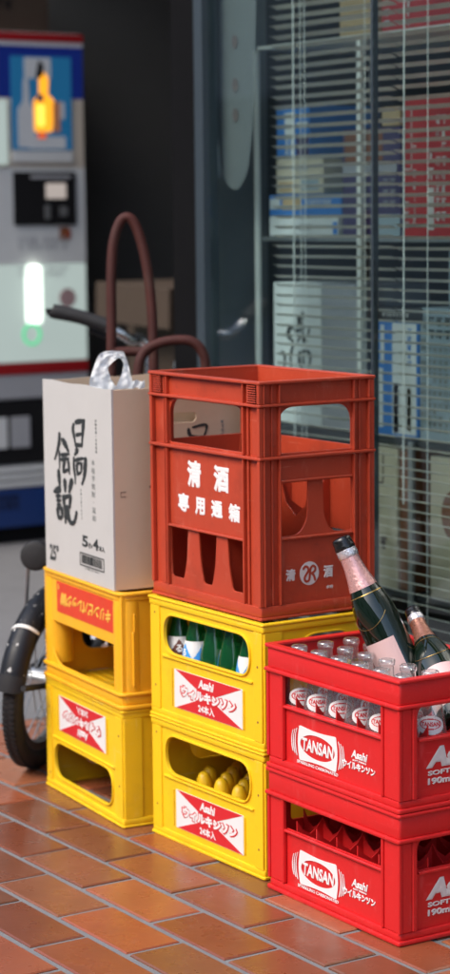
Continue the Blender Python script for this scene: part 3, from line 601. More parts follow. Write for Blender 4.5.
def sake_crate():
    L, Wd, H = 0.3711, 0.2520, 0.4187
    c = thing('sake_crate', 'tall rust-red sake bottle crate with white Japanese writing, standing on the yellow stack', 'crate', (-0.022, 0.012, 0.4572), 0.0)
    def ubox(x0, x1, z0, z1, rb, rt): return rpoly([(x0, z0), (x1, z0), (x1, z1), (x0, z1)], [rb, rb, rt, rt], 8)
    x0, x1 = -L + 0.060, -0.060
    fh = [ubox(x0, x1, 0.2905, 0.3710, 0.002, 0.036)]
    wd = (x1 - x0); pil = 0.036; ww = (wd - 2 * pil) / 3
    for k in range(3):
        a = x0 + k * (ww + pil); f = 0.016
        fh.append(rpoly([(a + (f if k else 0.003), 0.040), (a + ww - (f if k < 2 else 0.003), 0.040), (a + ww - (0.005 if k < 2 else 0), 0.075), (a + ww, 0.1325), (a, 0.1325), (a + (0.005 if k else 0), 0.075)], [0.006, 0.006, 0.02, 0.002, 0.002, 0.02]))
    y0, y1 = 0.048, Wd - 0.048; ym = (y0 + y1) / 2
    sh = [ubox(y0, y1, 0.2905, 0.3710, 0.002, 0.034)]
    for a, b, s in ((y0, ym - 0.016, 0), (ym + 0.016, y1, 1)):
        if s == 0: sh.append(rpoly([(a, 0.1440), (b - 0.020, 0.1440), (b - 0.002, 0.1700), (b, 0.2380), (a, 0.2380)], [0.002, 0.03, 0.02, 0.002, 0.002], 8))
        else: sh.append(rpoly([(a + 0.020, 0.1440), (b, 0.1440), (b, 0.2380), (a, 0.2380), (a + 0.002, 0.1700)], [0.03, 0.002, 0.002, 0.002, 0.02], 8))
    m = MB(); four_sides(m, L, Wd, fh, sh, 0.004, H - 0.005, 0.0105, 0.0040)
    m.box(-L + 0.015, -0.015, 0.015, Wd - 0.015, 0.005, 0.009, 0.0)
    m.build('body', 'sake', c)
    m = MB()
    m.ring(-L, 0, 0, Wd, H - 0.0058, H - 0.0002, 0.0145, 0.0016, 0.004); m.build('top_rim', 'sake', c); m = MB()
    m.ring(-L, 0, 0, Wd, 0.3735, 0.3785, 0.0140, 0.0016, 0.004); m.build('rib', 'sake', c); m = MB()
    m.ring(-L, 0, 0, Wd, 0.2812, 0.2868, 0.0140, 0.0016, 0.004); m.build('rib', 'sake', c); m = MB()
    m.ring(-L + 0.001, -0.001, 0.001, Wd - 0.001, 0.0002, 0.0055, 0.0140, 0.0016, 0.004)
    m.ring(-L + 0.004, -0.004, 0.004, Wd - 0.004, 0.0057, 0.0240, 0.0064, 0.0012, 0.003)
    m.build('foot_rim', 'sake', c)
    spans = ((0.0242, 0.2810), (0.2870, 0.3733), (0.3787, H - 0.0060))
    for (x, y, sx, sy) in ((0, 0, 1, 1), (-L, 0, -1, 1), (0, Wd, 1, -1), (-L, Wd, -1, -1)):
        m = MB()
        def bx(a0, a1, b0, b1, z0, z1, bv=0.0010):
            xa, xb = sorted((x - sx * a0, x - sx * a1)); ya, yb = sorted((y + sy * b0, y + sy * b1)); m.box(xa, xb, ya, yb, z0, z1, bv)
        for z0, z1 in spans:
            bx(0.0560, 0.0600, 0.0030, 0.0103, z0, z1); bx(0.0440, 0.0480 , 0.0060, 0.0103, z0, z1)
            bx(0.0030, 0.0110, 0.0018, 0.0103, z0, z1); bx(0.0018, 0.0103, 0.0107, 0.0150, z0, z1)
            bx(0.0022, 0.0103, 0.0440, 0.0478, z0, z1); bx(0.0060, 0.0103, 0.0300, 0.0335, z0, z1)
        for k in range(8):   # finger grip ridges on the corner of the top band
            bx(0.0150, 0.0420, 0.0020, 0.0103, 0.3808 + k * 0.0040, 0.3828 + k * 0.0040, 0.0006)
        m.build('corner_post', 'sake', c)
    for y, dy in ((0.0040, 0.0103), (Wd - 0.0103, Wd - 0.0040)):
        m = MB(); m.box(x0 + 0.001, x1 - 0.001, y, dy, 0.1340, 0.1385, 0.0012); m.build('ledge', 'sake', c)
    for a, b in ((-0.0103, -0.0040), (-L + 0.0040, -L + 0.0103)):
        m = MB(); m.box(a, b, y0 + 0.001, y1 - 0.001, 0.1380, 0.1428, 0.0012); m.build('ledge', 'sake', c)
        m = MB(); m.box(a, b, y0 + 0.001, y1 - 0.001, 0.2395, 0.2440, 0.0012); m.build('ledge', 'sake', c)
    m = MB()   # bottle cells
    def cell(n, a, b):
        pts = [(a, 0.0092), (b, 0.0092)]; top = []
        for i in range(n):
            p = (b - a) / n; u = a + p * i; e0 = 0.235 if i == 0 else 0.30; e1 = 0.235 if i == n - 1 else 0.30
            top += [(u, e0), (u + p * 0.07, 0.235), (u + p * 0.22, 0.190), (u + p * 0.5, 0.168), (u + p * 0.78, 0.190), (u + p * 0.93, 0.235)]
        top.append((b, 0.235)); return pts + top[::-1]
    m.plate([cell(3, -L + 0.015, -0.015)], 0.003, fm('front', (0, Wd / 2, 0)), 0.0)
    for k in (1, 2): m.plate([cell(2, 0.015, Wd - 0.015)], 0.0028, fm('right', (-L * k / 3, 0, 0)), 0.0)
    m.build('dividers', 'sake', c)
    m = MB(); T = fm('front', (0, 0.0105, 0)) @ Matrix.Translation((0, 0, 0.0002)); B = 0.050
    for ch, u0, u1, v0, v1 in (('清', -0.252, -0.205, 0.2130, 0.2620), ('酒', -0.163, -0.113, 0.2130, 0.2610), ('専', -0.284, -0.247, 0.1645, 0.1985), ('用', -0.226, -0.193, 0.1640, 0.1965), ('通', -0.172, -0.134, 0.1645, 0.1965), ('箱', -0.115, -0.078, 0.1640, 0.1965)):
        m.text(ch, u0, u1, v0, v1, T, B, 0.01, zs=0.012)
    m.build('lettering', 'print_white', c)
    m = MB(); T = fm('right', (-0.0105, 0, 0)) @ Matrix.Translation((0, 0, 0.0002))
    m.text('清', 0.0605, 0.0815, 0.0635, 0.0850, T, B, 0.01, zs=0.012); m.text('酒', 0.1420, 0.1625, 0.0625, 0.0850, T, B, 0.01, zs=0.012)
    m.text('水谷', 0.1478, 0.1635, 0.0425, 0.0490, T, 0.02, 0.01, zs=0.012)
    m.plate([ell(0.1110, 0.0742, 0.0205, 0.0210, 36)], 0.0006, T @ Matrix.Translation((0, 0, 0.0003)), 0)
    m.build('lettering', 'print_pale', c)
    m = MB(); cx, cy, s = 0.1110, 0.0742, 0.0205; T3 = T @ Matrix.Translation((0, 0, 0.0007))
    def st(P, k): m.strip([(cx + p[0] * s, cy + p[1] * s) for p in P], 0.0044, T3, k * 0.0001, 1, 0.0004, False)
    st([(-0.66, 0.40), (-0.45, 0.62), (-0.18, 0.52), (-0.12, 0.22), (-0.36, -0.10), (-0.52, -0.42), (-0.36, -0.68), (-0.08, -0.62), (0.02, -0.30), (0.06, 0.10), (0.14, 0.42), (0.36, 0.62), (0.62, 0.46), (0.58, 0.18), (0.30, 0.0)], 0)
    st([(0.20, 0.02), (0.46, -0.25), (0.60, -0.66)], 1)
    m.build('emblem', 'sake', c)
    return c
sake_crate()

# ------------------------------------------------------------------ bottles
def smooth(prof, n=4):
    out = []
    for i in range(len(prof) - 1):
        p0 = Vector(prof[max(0, i - 1)]); p1 = Vector(prof[i]); p2 = Vector(prof[i + 1]); p3 = Vector(prof[min(len(prof) - 1, i + 2)])
        for k in range(n):
            t = k / n; q = 0.5 * ((2 * p1) + (p2 - p0) * t + (2 * p0 - 5 * p1 + 4 * p2 - p3) * t * t + (3 * p1 - p0 - 3 * p2 + p3) * t ** 3); out.append((max(0.0005, q.x), q.y))
    out.append(tuple(prof[-1])); return out
SODA = smooth([(0.020, 0.0006), (0.0262, 0.003), (0.0275, 0.012), (0.0275, 0.06), (0.0272, 0.095), (0.0248, 0.122), (0.0195, 0.148), (0.0148, 0.168), (0.0126, 0.182), (0.0124, 0.194)]) + [(0.0140, 0.1955), (0.0143, 0.2005), (0.0138, 0.2045), (0.0120, 0.2055), (0.0098, 0.2050), (0.0094, 0.1980)]
def prof_r(prof, z):
    for (r0, z0), (r1, z1) in zip(prof, prof[1:]):
        if z0 <= z <= z1 and z1 > z0: return r0 + (r1 - r0) * (z - z0) / (z1 - z0)
    return prof[0][0]
def wrap(prof, z0, dr):
    """flat label coordinates (u along the girth, v up) laid round the bottle, facing -Y"""
    def f(p):
        z = z0 + p[1]; r = prof_r(prof, z) + dr + p[2] * 0.02; a = p[0] / 0.025 - math.pi / 2
        return (r * math.cos(a), r * math.sin(a), z)
    return f
def wrap_grid(m, prof, z0, dr, shape, u0, u1, v0, v1, nu=22, nv=10):
    """label patch; shape(u, v) says which cells belong"""
    f = wrap(prof, z0, dr); V = {}
    def vert(i, j):
        if (i, j) not in V: V[(i, j)] = m.bm.verts.new(Vector(f((u0 + (u1 - u0) * i / nu, v0 + (v1 - v0) * j / nv, 0))))
        return V[(i, j)]
    for i in range(nu):
        for j in range(nv):
            if shape(u0 + (u1 - u0) * (i + 0.5) / nu, v0 + (v1 - v0) * (j + 0.5) / nv): m.bm.faces.new((vert(i, j), vert(i + 1, j), vert(i + 1, j + 1), vert(i, j + 1)))

def clear_bottle(label, loc, rz):
    b = thing('soda_bottle', label, 'bottle', loc, rz, 'small clear soda bottles in the red crate')
    m = MB(); m.lathe(SODA, 24, None, True, False); m.build('glass', 'clear_glass', b, 60)
    m = MB(); wrap_grid(m, SODA, 0.105, 0.0006, lambda u, v: (u / 0.0225) ** 2 + abs((v - 0.016) / 0.0150) ** 2.6 < 1, -0.0225, 0.0225, 0.001, 0.031, 34, 24); lb = m.build('label', 'label_white', b, 60)
    m = MB(); wrap_grid(m, SODA, 0.105, 0.0010, lambda u, v: (u / 0.0180) ** 2 + ((v - 0.018) / 0.0088) ** 2 < 1 and (u / 0.0160) ** 2 + ((v - 0.018) / 0.0074) ** 2 > 1, -0.018, 0.018, 0.009, 0.027, 36, 18); m.build('emblem', 'label_red', lb, 60)
    m = MB(); m.text('TANSAN', -0.0145, 0.0145, 0.0145, 0.0215, None, 0.03, 0.004, fn=wrap(SODA, 0.105, 0.0014), zs=0.01); m.build('lettering', 'label_red', lb)
    return b
def green_bottle(label, loc, rz, tri):
    b = thing('soda_bottle', label, 'bottle', loc, rz, 'green soda bottles in the yellow crate')
    m = MB(); m.lathe(SODA, 24, None, True, False); m.build('glass', 'green_glass', b, 60)
    m = MB(); wrap_grid(m, SODA, 0.104, 0.0006, lambda u, v: True, -0.044, 0.044, 0, 0.038, 36, 10); lb = m.build('label', 'label_white', b, 60)
    m = MB(); wrap_grid(m, SODA, 0.104, 0.0010, lambda u, v: min(abs(u), abs(abs(u) - 0.040)) < 0.024 * (1 - v / 0.034), -0.044, 0.044, 0, 0.036, 60, 22); m.build('triangle', tri, lb, 60)
    m = MB(); m.text('る', -0.006, 0.006, 0.010, 0.024, None, 0.03, 0.004, fn=wrap(SODA, 0.104, 0.0014), zs=0.01); m.build('mark', 'print_white', lb)
    m = MB(); m.lathe([(0.0146, 0.1975), (0.0150, 0.2015), (0.0146, 0.2055), (0.0110, 0.2072)], 20, None, False, True); m.build('cap', 'label_white', b, 60)
    return b
ORD = ['first', 'second', 'third', 'fourth', 'fifth', 'sixth']
L_, W_ = 0.3856, 0.25
proto = None; rb = random.Random(5)
ROWS = {0: range(6), 1: range(6), 2: (0, 1), 3: (0, 1)}
for j, ii in ROWS.items():
    for i in ii:
        lx = -L_ + 0.016 + (L_ - 0.032) * (i + 0.5) / 6; ly = 0.016 + (W_ - 0.032) * (j + 0.5) / 4
        ca, sa = math.cos(RRZ), math.sin(RRZ)
        loc = (RED0[0] + lx * ca - ly * sa, RED0[1] + lx * sa + ly * ca, 0.2166 + 0.0086)
        lab = 'empty clear soda bottle, %s from the left in the %s row of red crate' % (ORD[i], ('front', 'second', 'third', 'back')[j])
        rz = R([62, 48, 56, 66, 50, 40][i] + rb.uniform(-10, 10) + 20 * j)
        if proto is None: proto = clear_bottle(lab, loc, rz)
        else: copy_tree(proto, loc, (0, 0, rz), lab)
protos = {}
for j in range(2):
    for i in range(6):
        x = -0.3852 + 0.012 + 0.3612 * (i + 0.5) / 6; y = 0.012 + 0.256 * (j + 0.5) / 4
        tri = 'label_brown' if (i == 0) else 'label_blue'
        lab = 'green soda bottle with %s triangle label, %s from left in the %s row' % ('brown' if i == 0 else 'blue', ORD[i], ('front', 'second')[j])
        loc = (x, y, 0.2286 + 0.0112); rz = R([57, -4, 230, 236, 62, 100][i] + (70 if j else 0))
        if tri not in protos: protos[tri] = green_bottle(lab, loc, rz, tri)
        else: copy_tree(protos[tri], loc, (0, 0, rz), lab)

def champagne(label, base, top, scale, foil, turn, slim=1.0):
    ax = (Vector(top) - Vector(base)).normalized()
    q = Vector((0, 0, 1)).rotation_difference(ax)
    b = thing('champagne_bottle', label, 'bottle', base, group='dark champagne bottles leaning in the red crate', rot=q.to_euler())
    s = scale; P = lambda pr: [(r * s, z * s) for r, z in pr]
    PR = smooth([(0.020, 0.012), (0.036, 0.0005), (0.0425, 0.004), (0.0440, 0.016), (0.0440, 0.090), (0.0438, 0.140), (0.0415, 0.166), (0.0355, 0.192), (0.0275, 0.214), (0.0212, 0.234), (0.0172, 0.256), (0.0158, 0.272), (0.0152, 0.298), (0.0150, 0.304)])
    PR = [(r * (slim if z < 0.15 else slim + (1 - slim) * min(1, (z - 0.15) / 0.085)), z) for r, z in PR]
    m = MB(); m.lathe(P(PR), 40); m.build('glass', 'dark_glass', b, 70)
    fo = [(r + 0.0007, z) for r, z in PR if 0.222 <= z <= 0.282]; fo = [(prof_r(PR, 0.2195) + 0.0002, 0.2195)] + fo
    m = MB(); m.lathe(P(fo), 32, None, False, False)
    for v in m.bm.verts:
        k = 1 + 0.014 * noise.noise(Vector((v.co.x * 90, v.co.y * 90, v.co.z * 130))); v.co.x *= k; v.co.y *= k
    m.build('foil', foil, b, 60)
    m = MB(); m.lathe(P([(0.0162, 0.276), (0.0176, 0.278), (0.0178, 0.284), (0.0172, 0.291)]), 32, None, False, False)
    for v in m.bm.verts:
        k = 1 + 0.03 * noise.noise(Vector((v.co.x * 160, v.co.y * 160, v.co.z * 150))); v.co.x *= k; v.co.y *= k
    m.build('foil_collar', 'foil_silver', b, 60)
    m = MB(); m.lathe(P([(0.0168, 0.290), (0.0180, 0.293), (0.0176, 0.298), (0.0166, 0.301), (0.0170, 0.306), (0.0160, 0.3105), (0.0125, 0.3130), (0.002, 0.3135)]), 32, None, False, True); m.build('cap', 'cap_black', b, 60)
    rr = prof_r(PR, 0.206)
    m = MB(); m.lathe(P([(prof_r(PR, 0.2075) + 0.0006, 0.2075), (prof_r(PR, 0.2093) + 0.0006, 0.2093)]), 40, None, False, False); m.build('gold_line', 'gold', b, 60)
    m = MB(); a = R(turn); m.lathe(P([(0.0440 * slim + 0.0006, 0.030), (0.0440 * slim + 0.0006, 0.090), (0.0440 * slim + 0.0005, 0.128)]), 28, None, False, False, a - 1.05, a + 1.05); m.build('label', 'label_pink', b, 60)
    m = MB(); a = R(turn + 8)
    pts = []
    for k in range(15):
        t = -1 + 2 * k / 14; z = 0.152 + 0.020 * t * t; r = prof_r(PR, z) + 0.0006; pts.append(Vector((r * math.cos(a + t * 1.1), r * math.sin(a + t * 1.1), z)) * s)
    m.tube(pts, 0.0005, 6, sub=1); m.build('gold_line', 'gold', b, 60)
    return b
champagne('large dark champagne bottle with pink neck foil leaning against the rust-red crate', (0.238, 0.155, 0.3365), (0.128, 0.076, 0.6155), 1.0, 'foil_pink', -75, 0.84)
champagne('smaller dark champagne bottle with copper neck foil lying back beside the large one', (0.372, 0.140, 0.334), (0.1800, 0.190, 0.484), 0.82, 'foil_copper', -50)

# ------------------------------------------------------------------ printed carton with a carrier bag
def marks(m, T, u0, u1, v0, v1, cols, rows, seed=1, fill=0.7):
    rn = random.Random(seed); cw = (u1 - u0) / cols; rh = (v1 - v0) / rows
    for i in range(cols):
        for j in range(rows):
            if rn.random() > fill: continue
            a = u0 + cw * (i + 0.12); b = v0 + rh * (j + 0.15); w = cw * 0.72; h = rh * 0.68
            m.plate([rect(a, a + w, b + h * 0.80, b + h)], 0.0006, T, 0); m.plate([rect(a + w * rn.uniform(0.2, 0.6), a + w * rn.uniform(0.62, 0.8), b, b + h * 0.74)], 0.0006, T, 0)
            if rn.random() < 0.7: m.plate([rect(a, a + w * 0.18, b + h * 0.1, b + h * 0.7)], 0.0006, T, 0)
CA0 = (-0.4598, -0.0274, 0.4548); CRZ = R(-5.5)
STROKES = [[[[-0.1771,0.3052],[-0.1807,0.2918],[-0.1737,0.2756],[-0.1691,0.2616]],0.0041],[[[-0.1693,0.3082],[-0.1444,0.3126],[-0.1238,0.3159]],0.0054],[[[-0.1279,0.3163],[-0.1335,0.2957],[-0.1396,0.2638]],0.0045],[[[-0.1663,0.2834],[-0.1384,0.2893]],0.0043],[[[-0.1713,0.2638],[-0.1359,0.2669]],0.005],[[[-0.1657,0.2576],[-0.1636,0.2525],[-0.174,0.2444]],0.0054],[[[-0.1784,0.2391],[-0.1793,0.2198],[-0.1742,0.2011],[-0.1737,0.1879]],0.0032],[[[-0.1775,0.2325],[-0.1477,0.2392],[-0.1184,0.2429]],0.0036],[[[-0.1219,0.2425],[-0.125,0.2251],[-0.1305,0.2055],[-0.1411,0.1901]],0.005],[[[-0.1647,0.2272],[-0.1634,0.2058]],0.0034],[[[-0.1647,0.228],[-0.141,0.2317]],0.0034],[[[-0.141,0.2317],[-0.1454,0.2136]],0.0032],[[[-0.1639,0.2074],[-0.143,0.2138]],0.0036],[[[-0.2474,0.2814],[-0.2495,0.2641],[-0.2603,0.2437],[-0.2735,0.2265]],0.0041],[[[-0.2492,0.2447],[-0.2497,0.2105]],0.0027],[[[-0.2327,0.2705],[-0.2181,0.2596],[-0.2054,0.2487]],0.0063],[[[-0.2404,0.2377],[-0.2008,0.2438]],0.0045],[[[-0.2427,0.2282],[-0.2025,0.2349]],0.0041],[[[-0.2244,0.23],[-0.2329,0.2048]],0.0041],[[[-0.2329,0.2048],[-0.2023,0.2139]],0.0038],[[[-0.2062,0.2317],[-0.2009,0.2044]],0.0034],[[[-0.2547,0.2067],[-0.2529,0.1882],[-0.2497,0.1712]],0.0049],[[[-0.2485,0.17],[-0.2791,0.1608]],0.0074],[[[-0.2694,0.1522],[-0.2458,0.1569]],0.0044],[[[-0.2665,0.1439],[-0.2462,0.1475]],0.0044],[[[-0.2649,0.1347],[-0.2467,0.1387]],0.0044],[[[-0.2639,0.1295],[-0.2608,0.1097]],0.0044],[[[-0.2639,0.1281],[-0.2423,0.1327]],0.0037],[[[-0.2423,0.1333],[-0.2405,0.1142]],0.0044],[[[-0.2595,0.1099],[-0.2412,0.1142]],0.0049],[[[-0.2242,0.1911],[-0.2234,0.1673]],0.0049],[[[-0.1893,0.1947],[-0.2036,0.1682]],0.0054],[[[-0.2324,0.1584],[-0.2284,0.1322]],0.0044],[[[-0.2306,0.1546],[-0.196,0.1629]],0.0044],[[[-0.1973,0.1622],[-0.2037,0.1372]],0.0039],[[[-0.2269,0.1342],[-0.2004,0.1391]],0.0054],[[[-0.2224,0.1329],[-0.2251,0.1046]],0.0039],[[[-0.2118,0.1341],[-0.2074,0.1147],[-0.1953,0.1074],[-0.1787,0.1142],[-0.1695,0.1324]],0.0049]]
def sheet(m, T, u0, u1, v0, v1, t, bow, nu=14, nv=10, edge=0.0):
    """slightly bowed cardboard panel"""
    rows = {}
    for side in (0, 1):
        for i in range(nu + 1):
            for j in range(nv + 1):
                a, b = i / nu, j / nv; w = bow * math.sin(math.pi * a) * math.sin(math.pi * b) + edge * math.sin(a * 9 + 1) * b ** 4
                rows[(side, i, j)] = m.bm.verts.new(T @ Vector((u0 + (u1 - u0) * a, v0 + (v1 - v0) * b + (0.0012 * math.sin(a * 13) if j == nv else 0), w - (0 if side else t))))
    for i in range(nu):
        for j in range(nv):
            m.bm.faces.new([rows[(1, i, j)], rows[(1, i + 1, j)], rows[(1, i + 1, j + 1)], rows[(1, i, j + 1)]]); m.bm.faces.new([rows[(0, i, j)], rows[(0, i, j + 1)], rows[(0, i + 1, j + 1)], rows[(0, i + 1, j)]])
    for i in range(nu):
        for j in (0, nv): m.bm.faces.new([rows[(1, i, j)], rows[(1, i + 1, j)], rows[(0, i + 1, j)], rows[(0, i, j)]])
    for j in range(nv):
        for i in (0, nu): m.bm.faces.new([rows[(1, i, j)], rows[(1, i, j + 1)], rows[(0, i, j + 1)], rows[(0, i, j)]])
def printed_carton():
    L, Wd, H = 0.3290, 0.2800, 0.3830
    c = thing('printed_carton', 'white faced cardboard carton with black brush calligraphy, open on top, on the amber crate', 'carton', CA0, CRZ)
    T = fm('front', (0, 0, 0))
    m = MB(); sheet(m, T, -L, 0, 0.0005, H, 0.004, 0.0); m.build('front_panel', 'card_white', c)
    m = MB(); m.plate([rect(0.0042, Wd - 0.0042, 0.0007, H - 0.001), rect(0.098, 0.178, 0.3135, 0.3325, 0.0095, 8)], 0.004, fm('right', (-0.002, 0, 0)), 0.0004); m.build('side_panel', 'card', c)
    m = MB(); Tr = fm('right', (0.0003, 0, 0))
    m.strip([(0.1610, 0.3010), (0.1665, 0.2870), (0.1960, 0.2850)], 0.0060, Tr, 0, 1.3, 0.0003); m.strip([(0.1700, 0.3030), (0.1990, 0.3065), (0.1950, 0.2860)], 0.0056, Tr, 0.00005, 1.3, 0.0003); m.strip([(0.1780, 0.2560), (0.1760, 0.2300)], 0.0060, Tr, 0.0001, 1.3, 0.0003)
    m.strip([(0.0780, 0.1945), (0.0900, 0.1955)], 0.0060, Tr, 0.00015, 1.3, 0.0003); m.strip([(0.1000, 0.2200), (0.0960, 0.1600)], 0.0055, Tr, 0.0002, 1.5, 0.0003)
    m.build('calligraphy', 'ink', c)
    m = MB(); marks(m, Tr, 0.2300, 0.2385, 0.2560, 0.3155, 1, 7, 4, 1.0); m.build('fine_print', 'ink_grey', c)
    m = MB()
    for q in ((0.0165, 0.0275, 0.1785, 0.1795), (0.0165, 0.0275, 0.1875, 0.1885), (0.0165, 0.0172, 0.1796, 0.1874)): m.plate([rect(*q)], 0.0004, Tr, 0)
    m.build('printed_mark', 'card_dark', c)
    m = MB(); sheet(m, fm('left', (-L, Wd - 0.0042, 0)), 0, Wd - 0.0084, 0.0007, H - 0.001, 0.004, 0.0); m.build('side_panel', 'card', c)
    m = MB(); sheet(m, fm('back', (0, Wd, 0)), 0, L, 0.0005, H - 0.004, 0.004, 0.0, edge=0.002); m.build('back_panel', 'card', c)
    m = MB(); m.box(-L + 0.0045, -0.0045, 0.0045, Wd - 0.0045, 0.001, 0.006, 0.0); m.build('base_panel', 'card', c)
    # inner flaps folded down inside
    m = MB(); sheet(m, fm('right', (-0.012, 0.012, 0)) @ Matrix.Rotation(R(-3), 4, 'X'), 0, Wd - 0.03, H - 0.125, H - 0.003, 0.003, 0.0); m.build('flap', 'card', c)
    m = MB(); sheet(m, fm('back', (-0.012, Wd - 0.012, 0)) @ Matrix.Rotation(R(3), 4, 'X'), 0.0, L - 0.03, H - 0.135, H - 0.006, 0.003, 0.0); m.build('flap', 'card', c)
    m = MB(); Tp = T @ Matrix.Translation((0, 0, 0.0003))
    for k, (pts, w) in enumerate(STROKES): m.strip(pts, w * 1.95, Tp, 0.00003 * k, 1.75, 0.0003)
    m.build('calligraphy', 'ink', c)
    m = MB()
    m.text('5', -0.1465, -0.1185, 0.0675, 0.0905, Tp, 0.035, 0.01, zs=0.012); m.text('ℓ×', -0.1165, -0.0975, 0.0675, 0.0790, Tp, 0.03, 0.01, zs=0.012)
    m.text('4', -0.0950, -0.0690, 0.0675, 0.0900, Tp, 0.035, 0.01, zs=0.012); m.text('本入', -0.0670, -0.0400, 0.0680, 0.0790, Tp, 0.035, 0.01, zs=0.012)
    m.text('25°', -0.3090, -0.2640, 0.0200, 0.0540, Tp, 0.035, 0.01, zs=0.012)
    m.build('lettering', 'ink', c)
    m = MB(); m.plate([rect(-0.1590, -0.0440, 0.0290, 0.0555), rect(-0.1560, -0.0470, 0.0315, 0.0530)], 0.0005, Tp, 0)
    rn = random.Random(3); u = -0.1500
    while u < -0.055:
        w = rn.choice((0.0009, 0.0018, 0.0027)); m.plate([rect(u, u + w, 0.0345, 0.0515)], 0.0005, Tp, 0); u += w + rn.choice((0.0012, 0.0020))
    m.text('4 902 25 1041', -0.135, -0.070, 0.0238, 0.0272, Tp, 0.0, 0.01, zs=0.012)
    m.build('barcode', 'ink', c)
    m = MB()
    for body, u, v0, v1, w in (('宮崎県産・本格焼酎', -0.0720, 0.2560, 0.3225, 0.0085), ('本格芋焼酎・混和', -0.0880, 0.1215, 0.2450, 0.0165), ('ひゅうがでんせつ', -0.1475, 0.1190, 0.1815, 0.0055)):
        n = len(body); h = (v1 - v0) / n
        for k, ch in enumerate(body):
            if ch == '・': m.strip([(u - 0.001, v1 - h * (k + 0.5)), (u + 0.001, v1 - h * (k + 0.5))], 0.002, Tp, 0, 1, 0.0004); continue
            m.text(ch, u - w / 2, u + w / 2, v1 - h * (k + 0.88), v1 - h * (k + 0.12), Tp, 0.008, 0.01, zs=0.012)
    m.build('fine_print', 'ink_grey', c)
printed_carton()

